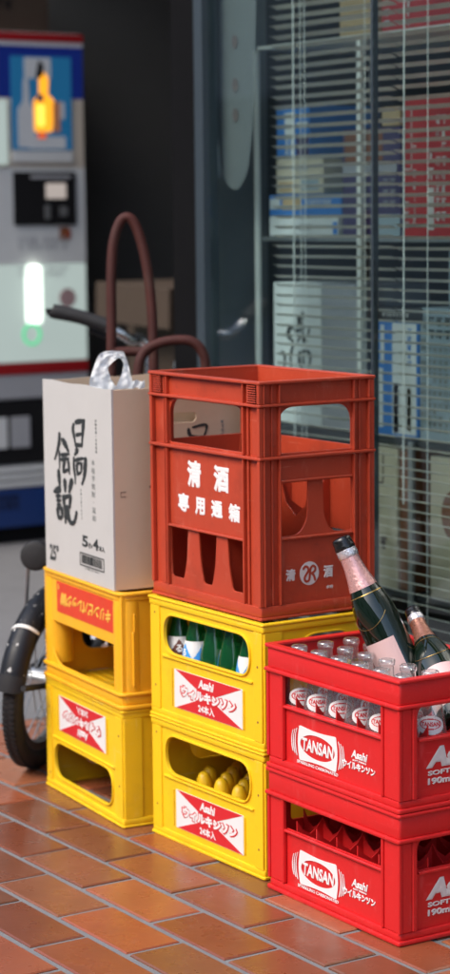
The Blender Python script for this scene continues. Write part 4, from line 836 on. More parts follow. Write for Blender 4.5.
def carrier_bag():
    base = Vector((-0.545, 0.035, 0.78)); b = thing('carrier_bag', 'thin white plastic carrier bag with its looped handle poking out of the white carton', 'bag', base)
    def ribbon(m, pts, ws, off, seed):
        P = [Vector(p) for p in pts]; Q = []
        for i in range(len(P) - 1):
            p0 = P[max(0, i - 1)]; p1 = P[i]; p2 = P[i + 1]; p3 = P[min(len(P) - 1, i + 2)]
            for k in range(7):
                t = k / 7; Q.append((0.5 * ((2 * p1) + (p2 - p0) * t + (2 * p0 - 5 * p1 + 4 * p2 - p3) * t * t + (3 * p1 - p0 - 3 * p2 + p3) * t ** 3), ws[i] * (1 - t) + ws[i + 1] * t))
        Q.append((P[-1], ws[-1])); rows = []
        for i, (p, w) in enumerate(Q):
            d = (Q[min(len(Q) - 1, i + 1)][0] - Q[max(0, i - 1)][0]).normalized(); view = Vector((0.83, -0.54, 0.1)); s = d.cross(view).normalized(); row = []
            for k in range(9):
                a = k / 8 - 0.5; dd = 0.0022 * math.sin(a * 11 + seed + i * 0.22) + 0.006 * noise.noise(Vector((a * 6, i * 0.25, seed)))
                row.append(m.bm.verts.new(p + s * (a * w) + view * (dd + off) - base))
            rows.append(row)
        for a, c in zip(rows, rows[1:]):
            for k in range(8): m.bm.faces.new((a[k], a[k + 1], c[k + 1], c[k]))
    rt = Vector((0.5454749, 0.83806352, 0.0)).normalized(); dp = Vector((-0.83806352, 0.5454749, 0.0)).normalized(); o0 = Vector((-0.552, 0.0245, 0.836)) - base
    def P(q, w): return o0 + rt * ((q[0] - 170) / 4.5 * 0.00192) + Vector((0, 0, 1)) * ((216 - q[1]) / 4.5 * 0.00192) + dp * w
    OUT = [(150, 290), (95, 250), (75, 205), (86, 160), (99, 120), (114, 86), (130, 66), (165, 56), (200, 57), (230, 60), (241, 82), (251, 115), (262, 160), (272, 205), (266, 250), (220, 290)]
    INN = [(192, 218), (180, 200), (168, 180), (160, 155), (155, 128), (164, 112), (177, 98), (190, 86), (202, 77), (212, 74), (226, 82), (236, 100), (234, 125), (225, 160), (211, 190), (200, 216)]
    def dens(L):
        out = []
        for i in range(len(L)):
            p0, p1, p2, p3 = (Vector(L[(i + k - 1) % len(L)]) for k in range(4))
            for k in range(5):
                t = k / 5; out.append(0.5 * ((2 * p1) + (p2 - p0) * t + (2 * p0 - 5 * p1 + 4 * p2 - p3) * t * t + (3 * p1 - p0 - 3 * p2 + p3) * t ** 3))
        return out
    def loop(m, shift, seed, sc):
        A, B = dens(OUT), dens(INN); rows = []
        for k in range(9):
            f = k / 8; row = []
            for a, c in zip(A, B):
                q = a.lerp(c, f); q = Vector((170 + (q.x - 170) * sc, 216 + (q.y - 216) * sc))
                crease = 0.0045 * abs(math.sin(f * 5.2 + seed + 0.030 * q.y)) + 0.007 * noise.noise(Vector((q.x * 0.035, q.y * 0.03, seed))) + 0.004 * noise.noise(Vector((q.x * 0.11, q.y * 0.05, seed + 5)))
                row.append(m.bm.verts.new(P(q, shift + crease + 0.010 * (f - 0.5) ** 2 * (1 if q.x < 170 else -1))))
            rows.append(row)
        n = len(A)
        for a, c in zip(rows, rows[1:]):
            for i in range(n): m.bm.faces.new((a[i], a[(i + 1) % n], c[(i + 1) % n], c[i]))
    m = MB(); loop(m, 0.0, 1.0, 1.0); m.build('handle', 'bag', b, 80)
    m = MB(); loop(m, 0.030, 4.0, 0.86); m.build('handle', 'bag', b, 80)
    m = MB(); V = [[m.bm.verts.new(P((255 + 70 * i / 6, 192 + 34 * j / 4 + 5 * math.sin(i * 1.7)), 0.004 * math.sin(i * 1.9 + j) + 0.004)) for j in range(5)] for i in range(7)]
    for i in range(6):
        for j in range(4): m.bm.faces.new((V[i][j], V[i + 1][j], V[i + 1][j + 1], V[i][j + 1]))
    m.build('corner', 'bag', b, 80)
    m = MB(); m.lathe(smooth([(0.02, -0.295), (0.085, -0.28), (0.095, -0.20), (0.08, -0.08), (0.045, -0.005), (0.03, 0.02)]), 26)
    for v in m.bm.verts:
        v.co.x = v.co.x * 1.0 * (1 + 0.16 * noise.noise(v.co * 30)); v.co.y = v.co.y * 0.9 * (1 + 0.16 * noise.noise(v.co * 26 + Vector((3, 0, 0)))) + 0.07; v.co.x -= 0.03
    m.build('pouch', 'bag', b, 80)
carrier_bag()

# ------------------------------------------------------------------ bicycle
def world_build(m, name, mat, parent, ang=35, root=None):
    root = root or parent; inv = root.matrix_basis.inverted()
    for v in m.bm.verts: v.co = inv @ v.co
    return m.build(name, mat, parent, ang)
def fender_mat():
    m = worn('scuffed_fender_paint', (0.008, 0.009, 0.012), 0.46, 0.15, 20, 0.05, 90, spec=0.3)
    n = m.node_tree; b = n.nodes['Principled BSDF']; L = n.links; old = b.inputs['Base Color'].links[0].from_socket
    tc = n.nodes.new('ShaderNodeTexCoord'); t = n.nodes.new('ShaderNodeTexNoise'); t.inputs['Scale'].default_value = 62; t.inputs['Detail'].default_value = 5; L.new(tc.outputs['Object'], t.inputs['Vector'])
    r = n.nodes.new('ShaderNodeMapRange'); r.inputs[1].default_value = 0.645; r.inputs[2].default_value = 0.67; L.new(t.outputs['Fac'], r.inputs[0])
    k = n.nodes.new('ShaderNodeMix'); k.data_type = 'RGBA'; L.new(r.outputs[0], k.inputs[0]); L.new(old, k.inputs[6]); k.inputs[7].default_value = (0.5, 0.5, 0.48, 1); L.new(k.outputs[2], b.inputs['Base Color'])
    return m
M['fender'] = fender_mat()
def bicycle():
    yaw, lean, RR = -0.8945, 0.1216, 0.19
    d = Vector((math.cos(yaw), math.sin(yaw), 0)); side = Vector((-math.sin(yaw), math.cos(yaw), 0)); up = Vector((0, 0, 1)) * math.cos(lean) + side * math.sin(lean); ax = d.cross(up)
    ct = Vector((-0.9584, 0.0629, 0.0)); b = thing('bicycle', 'small wheeled bicycle with scuffed black mudguard leaning between the crates and the dark recess', 'bicycle', ct)
    def wheel(c, name='wheel'):
        def ring(m, R0, prof):   # prof: (radial, axial) loop
            n = 72; rows = []
            for i in range(n):
                t = 2 * math.pi * i / n; rd = d * math.cos(t) + up * math.sin(t); rows.append([m.bm.verts.new(c + rd * (R0 + p[0]) + ax * p[1]) for p in prof])
            k = len(prof)
            for i in range(n):
                for j in range(k): m.bm.faces.new((rows[i][j], rows[i][(j + 1) % k], rows[(i + 1) % n][(j + 1) % k], rows[(i + 1) % n][j]))
        m = MB(); pr = [(0.0215 * math.cos(a), 0.0215 * math.sin(a)) for a in [2 * math.pi * k / 14 for k in range(14)]]; ring(m, RR - 0.0225, pr)
        for i in range(90):      # tread blocks
            t = 2 * math.pi * i / 90
            for s_ in (-1, 1):
                t2 = t + (0.017 if s_ > 0 else -0.017); rd = d * math.cos(t2) + up * math.sin(t2); tg = -d * math.sin(t2) + up * math.cos(t2)
                p = c + rd * (RR - 0.0025) + ax * (0.0075 * s_); q = [m.bm.verts.new(p + rd * h + tg * (a * 0.0038) + ax * (e * 0.0052)) for h in (-0.004, 0.0022) for a, e in ((-1, -1), (1, -1), (1, 1), (-1, 1))]
                for f in ((4, 5, 6, 7), (0, 1, 5, 4), (1, 2, 6, 5), (2, 3, 7, 6), (3, 0, 4, 7)): m.bm.faces.new([q[x] for x in f])
        w = world_build(m, name, 'black', b, 40)
        m = MB(); ring(m, RR - 0.050, [(0.010, -0.012), (0.010, 0.012), (-0.006, 0.011), (-0.011, 0.0), (-0.006, -0.011)]); world_build(m, 'rim', 'old_rim', w, 40, b)
        m = MB()
        for i in range(20):
            t = 2 * math.pi * i / 20; t3 = t + (0.5 if i % 2 else -0.5); s_ = 1 if (i // 2) % 2 else -1
            m.tube([c + (d * math.cos(t3) + up * math.sin(t3)) * 0.020 + ax * 0.022 * s_, c + (d * math.cos(t) + up * math.sin(t)) * (RR - 0.058)], 0.0014, 6, sub=1)
        world_build(m, 'spokes', 'steel', w, 40, b)
        m = MB(); m.tube([c - ax * 0.045, c - ax * 0.030, c + ax * 0.030, c + ax * 0.045], [0.008, 0.022, 0.022, 0.008], 16, sub=1); world_build(m, 'hub', 'steel', w, 40, b)
    c = ct + up * RR; fwd = -d; c2 = c + fwd * 0.80
    wheel(c); wheel(c2)
    def arc(m, c, a0, a1, R0, w, t=0.0016, n=40, crown=0.012, taper=False):
        rows = []
        for i in range(n + 1):
            a = R(a0 + (a1 - a0) * i / n); rd = d * math.cos(a) + up * math.sin(a); row = []
            for k in range(13):
                s_ = k / 12 * 2 - 1; row.append((c + rd * (R0 - crown * (abs(s_) ** 2.4)) + ax * (s_ * w / 2), rd))
            rows.append([m.bm.verts.new(p) for p, r in row] + [m.bm.verts.new(p - r * t) for p, r in row[::-1]])
        k = len(rows[0])
        for x, y in zip(rows, rows[1:]):
            for j in range(k): m.bm.faces.new((x[j], x[(j + 1) % k], y[(j + 1) % k], y[j]))
        m.bm.faces.new(rows[0][::-1]); m.bm.faces.new(rows[-1])
    m = MB(); arc(m, c, 6, 186, RR + 0.016, 0.058, crown=0.020); fe = world_build(m, 'mudguard', 'fender', b, 50)
    m = MB(); arc(m, c, 4, 14, RR + 0.019, 0.063, 0.003, 10, crown=0.021); world_build(m, 'flap', 'black', fe, 50, b)
    m = MB(); arc(m, c, 43, 45, RR + 0.0175, 0.062, 0.002, 3, crown=0.022); world_build(m, 'tie', 'cord', fe, 50, b)
    m = MB(); arc(m, c2, -8, 150, RR + 0.014, 0.052, crown=0.016); world_build(m, 'mudguard', 'fender', b, 50)
    for s_ in (-1, 1):
        m = MB(); p1 = c + ax * 0.048 * s_; p2 = c + (d * math.cos(R(8)) + up * math.sin(R(8))) * (RR + 0.012) + ax * 0.034 * s_
        m.tube([p1, p2], 0.0065, 8, sub=1); world_build(m, 'stay', 'black', b)
        m = MB(); m.tube([c + ax * 0.052 * s_, c + up * 0.265 + d * 0.030 + ax * 0.052 * s_], 0.0052, 8, sub=1); world_build(m, 'rack_stay', 'steel', b)
        m = MB(); m.tube([c + ax * 0.05 * s_, c + fwd * 0.20 + up * 0.03 + ax * 0.03 * s_, c + fwd * 0.30 + up * 0.02], 0.010, 10, sub=3); world_build(m, 'chain_stay', 'black', b)
    m = MB()
    for s_ in (-1, 0, 1): m.tube([c + up * 0.268 + d * 0.035 + ax * 0.052 * s_, c + up * 0.268 + fwd * 0.18 + ax * 0.052 * s_], 0.005, 8, sub=1)
    m.tube([c + up * 0.268 + d * 0.035 - ax * 0.056, c + up * 0.268 + d * 0.035 + ax * 0.056], 0.005, 8, sub=1); m.tube([c + up * 0.268 + fwd * 0.18 - ax * 0.056, c + up * 0.268 + fwd * 0.18 + ax * 0.056], 0.005, 8, sub=1)
    world_build(m, 'rear_rack', 'black', b)
    m = MB(); pl = Vector((-0.868, 0.024, 0.468)); aim = Matrix.Translation(pl) @ Vector((0.75, -0.62, 0.05)).to_track_quat('Z', 'Y').to_matrix().to_4x4()
    m.lathe(smooth([(0.012, -0.045), (0.026, -0.034), (0.031, -0.012), (0.031, 0.010), (0.027, 0.017), (0.004, 0.020)]), 24, aim); world_build(m, 'tail_lamp', 'black', b, 50)
    bb = c + fwd * 0.33 + up * 0.02; st = c + fwd * 0.22 + up * 0.36; hd = Vector((-1.352, 0.585, 0.60))
    m = MB(); m.tube([bb, st], 0.016, 12, sub=1); m.tube([bb, bb.lerp(hd, 0.55) + Vector((0, 0, -0.06)), hd], 0.019, 12, sub=5); m.tube([hd + Vector((0, 0, -0.10)), hd + Vector((0.006, -0.005, 0.06))], 0.020, 12, sub=1); world_build(m, 'frame', 'fender', b)
    m = MB(); m.tube([st, st + up * 0.12], 0.012, 12, sub=1); world_build(m, 'seat_post', 'chrome', b)
    m = MB(); sp = st + up * 0.135
    m.tube([sp - fwd * 0.11, sp - fwd * 0.07, sp, sp + fwd * 0.10, sp + fwd * 0.15], [0.045, 0.062, 0.050, 0.022, 0.016], 16, sub=4)
    for v in m.bm.verts:
        r = (v.co - sp).dot(up); v.co -= up * r * 0.62
    world_build(m, 'saddle', 'black', b, 60)
    m = MB()
    for s_ in (-1, 1): m.tube([c2 + ax * 0.045 * s_, c2 + up * 0.21 + ax * 0.040 * s_, hd + Vector((0, 0, -0.10))], 0.0105, 10, sub=3)
    world_build(m, 'fork', 'chrome', b)
    m = MB(); bt = bb + ax * 0.06; m.tube([bb - ax * 0.07, bb + ax * 0.07], 0.012, 10, sub=1); m.tube([bt, bt + fwd * 0.08 - up * 0.12], 0.008, 8, sub=1); world_build(m, 'crank', 'chrome', b)
    m = MB(); q = bt + fwd * 0.08 - up * 0.12 + ax * 0.05; m.box(-0.045, 0.045, -0.03, 0.03, -0.011, 0.011, 0.003, Matrix.Translation(q)); world_build(m, 'pedal', 'black', b)
    m = MB(); m.tube([(-1.372, 0.482, 0.908), (-1.352, 0.514, 0.889), (-1.350, 0.545, 0.872), (-1.356, 0.575, 0.872), (-1.352, 0.592, 0.846), (-1.346, 0.593, 0.80), (-1.345, 0.589, 0.65)], 0.0125, 12, sub=5); m.tube([(-1.349, 0.597, 0.765), (-1.368, 0.650, 0.760), (-1.390, 0.696, 0.770), (-1.395, 0.703, 0.805), (-1.385, 0.722, 0.838), (-1.362, 0.760, 0.845)], 0.0120, 12, sub=5); hb = world_build(m, 'handlebar', 'chrome', b, 60)
    m = MB(); m.tube([(-1.440, 0.383, 0.942), (-1.436, 0.389, 0.940), (-1.403, 0.437, 0.927), (-1.366, 0.490, 0.905)], [0.0150, 0.0175, 0.0165, 0.0170], 14, sub=4); world_build(m, 'grip', 'black', hb, 50, b)
    m = MB(); m.tube([(-1.362, 0.760, 0.845), (-1.325, 0.815, 0.842), (-1.28, 0.86, 0.84)], 0.0165, 14, sub=4)
    m.bm.free(); m = MB(); m.tube([(-1.41, 0.465, 0.895), (-1.385, 0.51, 0.872), (-1.362, 0.548, 0.868)], 0.005, 8, sub=4); world_build(m, 'brake_lever', 'black', hb, 50, b)
bicycle()

def hand_truck():
    base = Vector((-0.97, 0.30, 0.0)); t = thing('hand_truck', 'rusty red tube hand truck with arched handle standing behind the white carton', 'hand truck', base)
    m = MB(); m.tube([(-0.955, 0.250, 0.10), (-0.989, 0.274, 0.419), (-1.024, 0.299, 0.764), (-1.038, 0.311, 0.915), (-1.049, 0.319, 1.034), (-1.054, 0.329, 1.105), (-1.050, 0.346, 1.150), (-1.039, 0.363, 1.155), (-1.027, 0.376, 1.124), (-1.012, 0.385, 1.061), (-0.998, 0.388, 0.979), (-0.987, 0.385, 0.892), (-0.973, 0.377, 0.763), (-0.947, 0.359, 0.504), (-0.915, 0.335, 0.10)], 0.0112, 16, sub=5); world_build(m, 'frame', 'rust', t, 60)
    m = MB()
    for k, z in ((0, 0.868), (1, 0.55), (2, 0.25)):
        m = MB(); f = (0.868 - z) / 0.77; m.tube([(-1.034 + f * 0.075, 0.307 - f * 0.05, z), (-0.983 + f * 0.06, 0.383 - f * 0.04, z)], 0.0105, 12, sub=1); world_build(m, 'crossbar', 'rust', t, 60)
    m = MB(); m.tube([(-0.900, 0.275, 0.30), (-0.908, 0.292, 0.601), (-0.921, 0.302, 0.728), (-0.929, 0.311, 0.830), (-0.927, 0.325, 0.870), (-0.912, 0.352, 0.889), (-0.892, 0.384, 0.896), (-0.872, 0.412, 0.893), (-0.859, 0.430, 0.870), (-0.855, 0.436, 0.82), (-0.852, 0.430, 0.60), (-0.850, 0.420, 0.30)], 0.0108, 14, sub=5); m.tube([(-0.900, 0.275, 0.30), (-0.94, 0.30, 0.25)], 0.010, 10, sub=1); world_build(m, 'loop_bar', 'rust', t, 60)
    m = MB(); m.box(-0.99, -0.86, 0.20, 0.38, 0.012, 0.020, 0.002); world_build(m, 'toe_plate', 'rust', t)
    for y in (0.215, 0.385):
        m = MB(); m.lathe([(0.02, -0.018), (0.072, -0.018), (0.080, -0.010), (0.080, 0.010), (0.072, 0.018), (0.02, 0.018)], 28, Matrix.Translation((-0.985, y, 0.082)) @ Matrix.Rotation(R(90), 4, 'X')); world_build(m, 'wheel', 'black', t, 40)
    m = MB(); m.tube([(-0.985, 0.20, 0.082), (-0.985, 0.40, 0.082)], 0.010, 10, sub=1); world_build(m, 'axle', 'rust', t)
hand_truck()

# ------------------------------------------------------------------ vending machine in the recess
def vending():
    X = -3.83; v = thing('vending_machine', 'old white drink vending machine with lit blue poster at the far left of the recess', 'vending machine', (X, 1.32, 0))
    T = fm('right', (0, -1.32, 0))      # u = world Y, v = height, out of the front
    def pl(name, mat, u0, u1, v0, v1, w=0.004, z=0.002, parent=None, r=0.004, loops=None):
        m = MB(); m.plate(loops or [rect(u0, u1, v0, v1, r)], w, T @ Matrix.Translation((0, 0, z)), 0.0006); return m.build(name, mat, parent or v)
    m = MB(); m.box(-0.44, 0.0, -0.50, 0.505, 0.06, 1.80, 0.008); m.build('cabinet', 'v_grey', v)
    m = MB(); m.box(-0.42, -0.02, -0.48, 0.485, 0.0, 0.059, 0.002); m.build('base', 'dark', v)
    pl('top_band', 'v_red', 0.825, 1.822, 1.768, 1.797, 0.014, 0.007); pl('top_band', 'v_white', 0.825, 1.822, 1.752, 1.7672, 0.012, 0.006)
    pl('header', M['v_blue_lit'], 0.825, 1.822, 1.572, 1.7512, 0.008, 0.004)
    pl('front_panel', 'v_cream', 0.825, 1.822, 1.330, 1.5712, 0.008, 0.004); pl('front_panel', 'v_white', 0.825, 1.822, 0.995, 1.3292, 0.010, 0.005)
    pl('lower_panel', M['v_white_lit'], 0.825, 1.820, 0.648, 0.993, 0.010, 0.005)
    pl('front_panel', M['v_white_lit'], 1.30, 1.515, 1.34, 1.565, 0.006, 0.012)
    po = pl('poster', M['poster_blue'], 1.533, 1.772, 1.392, 1.716, 0.004, 0.011)
    pl('price_strip', 'v_white', 1.533, 1.772, 1.350, 1.388, 0.006, 0.012)
    Z = 0.014
    pl('bottle_shape', M['poster_white'], 0, 0, 0, 0, 0.002, Z, po, loops=[rpoly([(1.555, 1.400), (1.625, 1.400), (1.622, 1.530), (1.603, 1.560), (1.600, 1.640), (1.580, 1.640), (1.578, 1.560), (1.556, 1.535)], 0.010)])
    pl('glass_shape', M['poster_white'], 1.585, 1.690, 1.640, 1.712, 0.002, Z, po); pl('glass_shape', M['poster_white'], 1.600, 1.745, 1.396, 1.440, 0.002, Z + 0.001, po)
    pl('juice', M['poster_orange'], 0, 0, 0, 0, 0.002, Z + 0.003, po, loops=[rpoly([(1.620, 1.455), (1.690, 1.455), (1.702, 1.565), (1.676, 1.585), (1.680, 1.640), (1.660, 1.665), (1.640, 1.640), (1.640, 1.585), (1.618, 1.565)], 0.008)])
    pl('fruit', M['poster_red'], 1.632, 1.665, 1.432, 1.452, 0.002, Z + 0.004, po); pl('leaf', 'v_navy', 1.630, 1.655, 1.560, 1.585, 0.002, Z + 0.006, po)
    pl('ice', M['poster_yellow'], 1.630, 1.660, 1.475, 1.550, 0.002, Z + 0.0052, po, 0.008); pl('ice', M['poster_white'], 1.705, 1.742, 1.500, 1.560, 0.002, Z + 0.002, po, 0.008); pl('hand', 'dark', 0, 0, 0, 0, 0.002, Z + 0.005, po, loops=[rpoly([(1.625, 1.640), (1.655, 1.645), (1.660, 1.690), (1.640, 1.705)], 0.008)]); pl('hand', M['poster_brown'], 1.694, 1.722, 1.455, 1.560, 0.002, Z + 0.004, po)
    cp = pl('coin_panel', 'dark', 1.533, 1.782, 1.130, 1.316, 0.006, 0.013)
    pl('display', M['v_display'], 1.660, 1.740, 1.222, 1.276, 0.004, 0.018, cp); pl('coin_slot', 'steel', 1.715, 1.745, 1.160, 1.195, 0.006, 0.018, cp); pl('coin_slot', 'steel', 1.655, 1.675, 1.150, 1.200, 0.006, 0.018, cp); pl('button', 'v_grey', 1.600, 1.760, 1.292, 1.304, 0.004, 0.018, cp)
    m = MB(); marks(m, T @ Matrix.Translation((0, 0, 0.012)), 1.545, 1.745, 1.040, 1.090, 10, 2, 5, 0.8); m.build('notice', 'v_grey', v); pl('stain', 'box_brown', 1.715, 1.755, 1.075, 1.122, 0.001, 0.0115); pl('stain', 'poster_red_dull', 1.742, 1.760, 1.085, 1.110, 0.001, 0.0125)
    m = MB(); marks(m, T @ Matrix.Translation((0, 0, 0.012)), 1.545, 1.750, 0.945, 0.985, 12, 2, 6, 0.85); m.build('notice', 'box_gray', v)
    m = MB(); m.tube([T @ Vector((1.607, 0.792, 0.022)), T @ Vector((1.607, 0.985, 0.022))], 0.014, 14, sub=1); m.build('lamp_tube', M['tube_light'], v)
    pl('lamp_glow', M['glow'], 1.572, 1.642, 0.780, 0.992, 0.002, 0.0112, None, 0.02); pl('green_ring', M['green_ring'], 0, 0, 0, 0, 0.004, 0.012, None, loops=[ell(1.595, 0.745, 0.038, 0.040, 30), ell(1.595, 0.745, 0.028, 0.030, 30)])  # lamp_glow: added plate, light spreading from the tube painted as emission
    pl('round_sticker', M['faded_pink'], 0, 0, 0, 0, 0.002, 0.012, None, loops=[ell(1.742, 0.870, 0.034, 0.034, 24)])
    pl('stripe', 'v_red', 0.825, 1.822, 0.605, 0.645, 0.012, 0.006); pl('lower_band', 'v_grey', 0.825, 1.822, 0.520, 0.602, 0.010, 0.005)
    by = pl('dispensing_bay', 'dark', 0.86, 1.80, 0.285, 0.515, 0.006, 0.004); pl('flap', 'v_grey', 1.505, 1.580, 0.345, 0.455, 0.004, 0.009, by); pl('flap', 'v_white', 1.42, 1.490, 0.345, 0.455, 0.004, 0.009, by)
    for k in range(3): pl('rail', 'v_white', 0.825, 1.822, 0.205 + k * 0.027, 0.223 + k * 0.027, 0.012, 0.007)
    pl('kick_panel', 'v_navy', 0.825, 1.822, 0.062, 0.198, 0.012, 0.006)
    m = MB(); marks(m, T @ Matrix.Translation((0, 0, 0.0125)), 1.42, 1.53, 0.11, 0.19, 8, 1, 2, 1.0); m.build('grille', 'dark', v)
M['v_blue_lit'] = lit('lit_blue_header', (0.008, 0.020, 0.16), 0.22); M['v_white_lit'] = lit('lit_white_panel', (0.42, 0.50, 0.47), 0.36)
M['poster_blue'] = lit('lit_poster_blue', (0.015, 0.12, 0.26), 0.26); M['poster_white'] = lit('lit_poster_pale', (0.40, 0.42, 0.46), 0.16); M['poster_orange'] = lit('lit_poster_orange', (0.90, 0.36, 0.02), 0.60)
M['poster_yellow'] = lit('lit_poster_yellow', (0.98, 0.62, 0.08), 0.75); M['poster_red'] = lit('lit_poster_red', (0.70, 0.10, 0.02), 0.4); M['poster_brown'] = lit('lit_poster_brown', (0.20, 0.08, 0.04), 0.4); M['v_display'] = lit('lit_display', (0.48, 0.42, 0.38), 0.35)
M['glow'] = lit('painted_tube_glow', (0.72, 0.85, 0.75), 0.75); M['tube_light'] = lit('fluorescent_tube', (0.95, 1.0, 0.88), 2.4); M['green_ring'] = lit('lit_green_ring', (0.05, 0.48, 0.20), 0.6); flat('faded_pink', (0.42, 0.28, 0.28)); flat('poster_red_dull', (0.30, 0.06, 0.03))  # 'glow' paints the halo round the tube as a weak emitter
vending()

def plain_carton(name, label, x0, x1, y0, y1, z0, z1, mat, group=None):
    c = thing(name, label, 'carton', ((x0 + x1) / 2, y0, z0), group=group)
    m = MB(); m.box(x0 - (x0 + x1) / 2, x1 - (x0 + x1) / 2, 0, y1 - y0, 0.0004, z1 - z0, 0.002); m.build('body', mat, c); return c
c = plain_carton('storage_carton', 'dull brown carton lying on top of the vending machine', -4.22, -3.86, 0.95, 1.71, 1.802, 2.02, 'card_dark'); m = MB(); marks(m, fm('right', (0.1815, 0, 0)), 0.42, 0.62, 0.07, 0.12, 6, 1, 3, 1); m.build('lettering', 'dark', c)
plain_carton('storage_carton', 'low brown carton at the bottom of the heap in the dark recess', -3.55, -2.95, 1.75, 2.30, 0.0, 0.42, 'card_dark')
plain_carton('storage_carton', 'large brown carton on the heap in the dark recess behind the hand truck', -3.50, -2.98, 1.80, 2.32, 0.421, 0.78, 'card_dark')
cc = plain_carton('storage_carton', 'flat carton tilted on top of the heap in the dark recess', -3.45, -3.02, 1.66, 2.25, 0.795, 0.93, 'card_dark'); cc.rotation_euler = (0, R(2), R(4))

# ------------------------------------------------------------------ inside the shop window
def rack():
    r = thing('display_rack', 'white metal display rack with shelves standing just inside the shop window', 'rack', (-0.9, 0.82, 0.03))
    def bx(name, mat, *q):
        m = MB(); m.box(q[0] + 0.9, q[1] + 0.9, q[2] - 0.82, q[3] - 0.82, q[4] - 0.03, q[5] - 0.03, 0.0015); m.build(name, mat, r)
    for x, z1 in ((-1.214, 1.537), (-0.811, 1.537), (-0.628, 0.672), (0.6, 1.537)):
        bx('upright', 'rack' if x < -0.7 else 'steel', x - 0.003, x + 0.012, 0.806, 0.816, 0.031, z1); bx('upright', 'rack', x, x + 0.010, 1.14, 1.15, 0.031, z1)
    bx('shelf', 'rack', -1.2005, 0.598, 0.8062, 1.15, 1.5372, 1.5460); bx('shelf', 'steel', -1.2035, 0.6, 0.8175, 1.139, 1.0985, 1.1080); bx('shelf', 'alu_dark', -1.2035, 0.6, 0.8175, 1.139, 0.6600, 0.6735); bx('shelf', 'alu_dark', -1.2035, 0.6, 0.8175, 1.139, 0.3250, 0.3380)
rack()
def goods(name, label, x0, x1, z0, z1, mat, y0=0.823, dep=0.2):
    c = thing(name, label, 'carton', (x0, y0, z0), group='cartons on the rack inside the window')
    m = MB(); m.box(0, x1 - x0, 0, dep, 0.0004, z1 - z0, 0.002); m.build('body', mat, c)
    return c, fm('front', (0, -0.0006, 0))
def deco(c, T, name, mat, rects=(), mk=None):
    m = MB()
    for q in rects: m.plate([rect(*q)], 0.0008, T, 0)
    if mk: marks(m, T @ Matrix.Translation((0, 0, 0.0009)), *mk)
    m.build(name, mat, c)
c, T = goods('gift_carton', 'small blue and white carton on top of the cream cartons at the rack left end', -1.147, -1.016, 1.2860, 1.405, 'box_blue')
deco(c, T, 'lettering', 'box_white', [(0.035, 0.075, 0.055, 0.105), (0.082, 0.128, 0.070, 0.082)], (0.036, 0.076, 0.006, 0.05, 2, 2, 3, 1)); deco(c, T, 'pattern', 'box_purple', [(0.080, 0.130, 0.004, 0.050)])
c, T = goods('gift_carton', 'cream carton with blue writing between the small blue carton and the wide blue carton', -1.149, -0.963, 1.2060, 1.2850, 'box_cream')
deco(c, T, 'lettering', 'box_blue', (), (0.05, 0.13, 0.052, 0.068, 6, 1, 8, 1)); deco(c, T, 'window', 'box_tan', [(0.012, 0.075, 0.006, 0.028)]); deco(c, T, 'notice', 'box_bluegrey', [(0.10, 0.17, 0.008, 0.032)])
c, T = goods('gift_carton', 'wide blue carton with tan panel lying on the flat white carton', -1.179, -0.894, 1.1560, 1.2050, 'box_blue')
deco(c, T, 'panel', 'box_tan', [(0.055, 0.13, 0.014, 0.040)]); deco(c, T, 'lettering', 'box_white', [(0.004, 0.045, 0.016, 0.040)], (0.15, 0.25, 0.014, 0.040, 8, 1, 4, 1))
c, T = goods('gift_carton', 'flat white carton lying lowest on the middle shelf', -1.180, -0.906, 1.1085, 1.1550, 'box_white'); deco(c, T, 'lettering', 'box_gray', (), (0.12, 0.20, 0.012, 0.032, 6, 1, 4, 0.8)); deco(c, T, 'end_panel', 'box_blue', [(0.255, 0.272, 0.006, 0.034)])
c, T = goods('gift_carton', 'dark purple carton with an orange brown picture in the middle of the shelf', -0.890, -0.676, 1.1085, 1.3450, 'box_purple')
deco(c, T, 'picture', 'box_brown', [(0.012, 0.150, 0.165, 0.228)]); deco(c, T, 'lettering', 'box_gray', [(0.004, 0.20, 0.140, 0.160)], (0.15, 0.20, 0.06, 0.13, 2, 3, 9, 1)); deco(c, T, 'base_panel', 'box_bluegrey', [(0.13, 0.212, 0.0, 0.05)])
c, T = goods('gift_carton', 'small beige packet standing on the dark purple carton', -0.745, -0.680, 1.3460, 1.388, 'box_tan')
c, T = goods('gift_carton', 'tall red carton with white vertical writing on the middle shelf', -0.668, -0.380, 1.1085, 1.4050, 'box_red')
deco(c, T, 'frame_print', 'print_pale', [(0.004, 0.0065, 0.145, 0.275), (0.028, 0.0305, 0.145, 0.275), (0.004, 0.0305, 0.143, 0.146)]); deco(c, T, 'lettering', 'print_pale', [(0.086, 0.106, 0.016, 0.105)], (0.086, 0.110, 0.115, 0.190, 1, 2, 3, 1)); deco(c, T, 'lettering', 'print_pale', (), (0.034, 0.048, 0.02, 0.25, 1, 9, 6, 0.8)); deco(c, T, 'lettering', 'print_pale', (), (0.112, 0.150, 0.03, 0.26, 2, 8, 7, 0.8)); deco(c, T, 'lettering', 'print_pale', (), (0.002, 0.026, 0.016, 0.08, 1, 3, 12, 1))
c, T = goods('gift_carton', 'white carton with black brush calligraphy on the lower rack shelf', -1.165, -0.974, 0.6740, 1.0030, 'box_white')
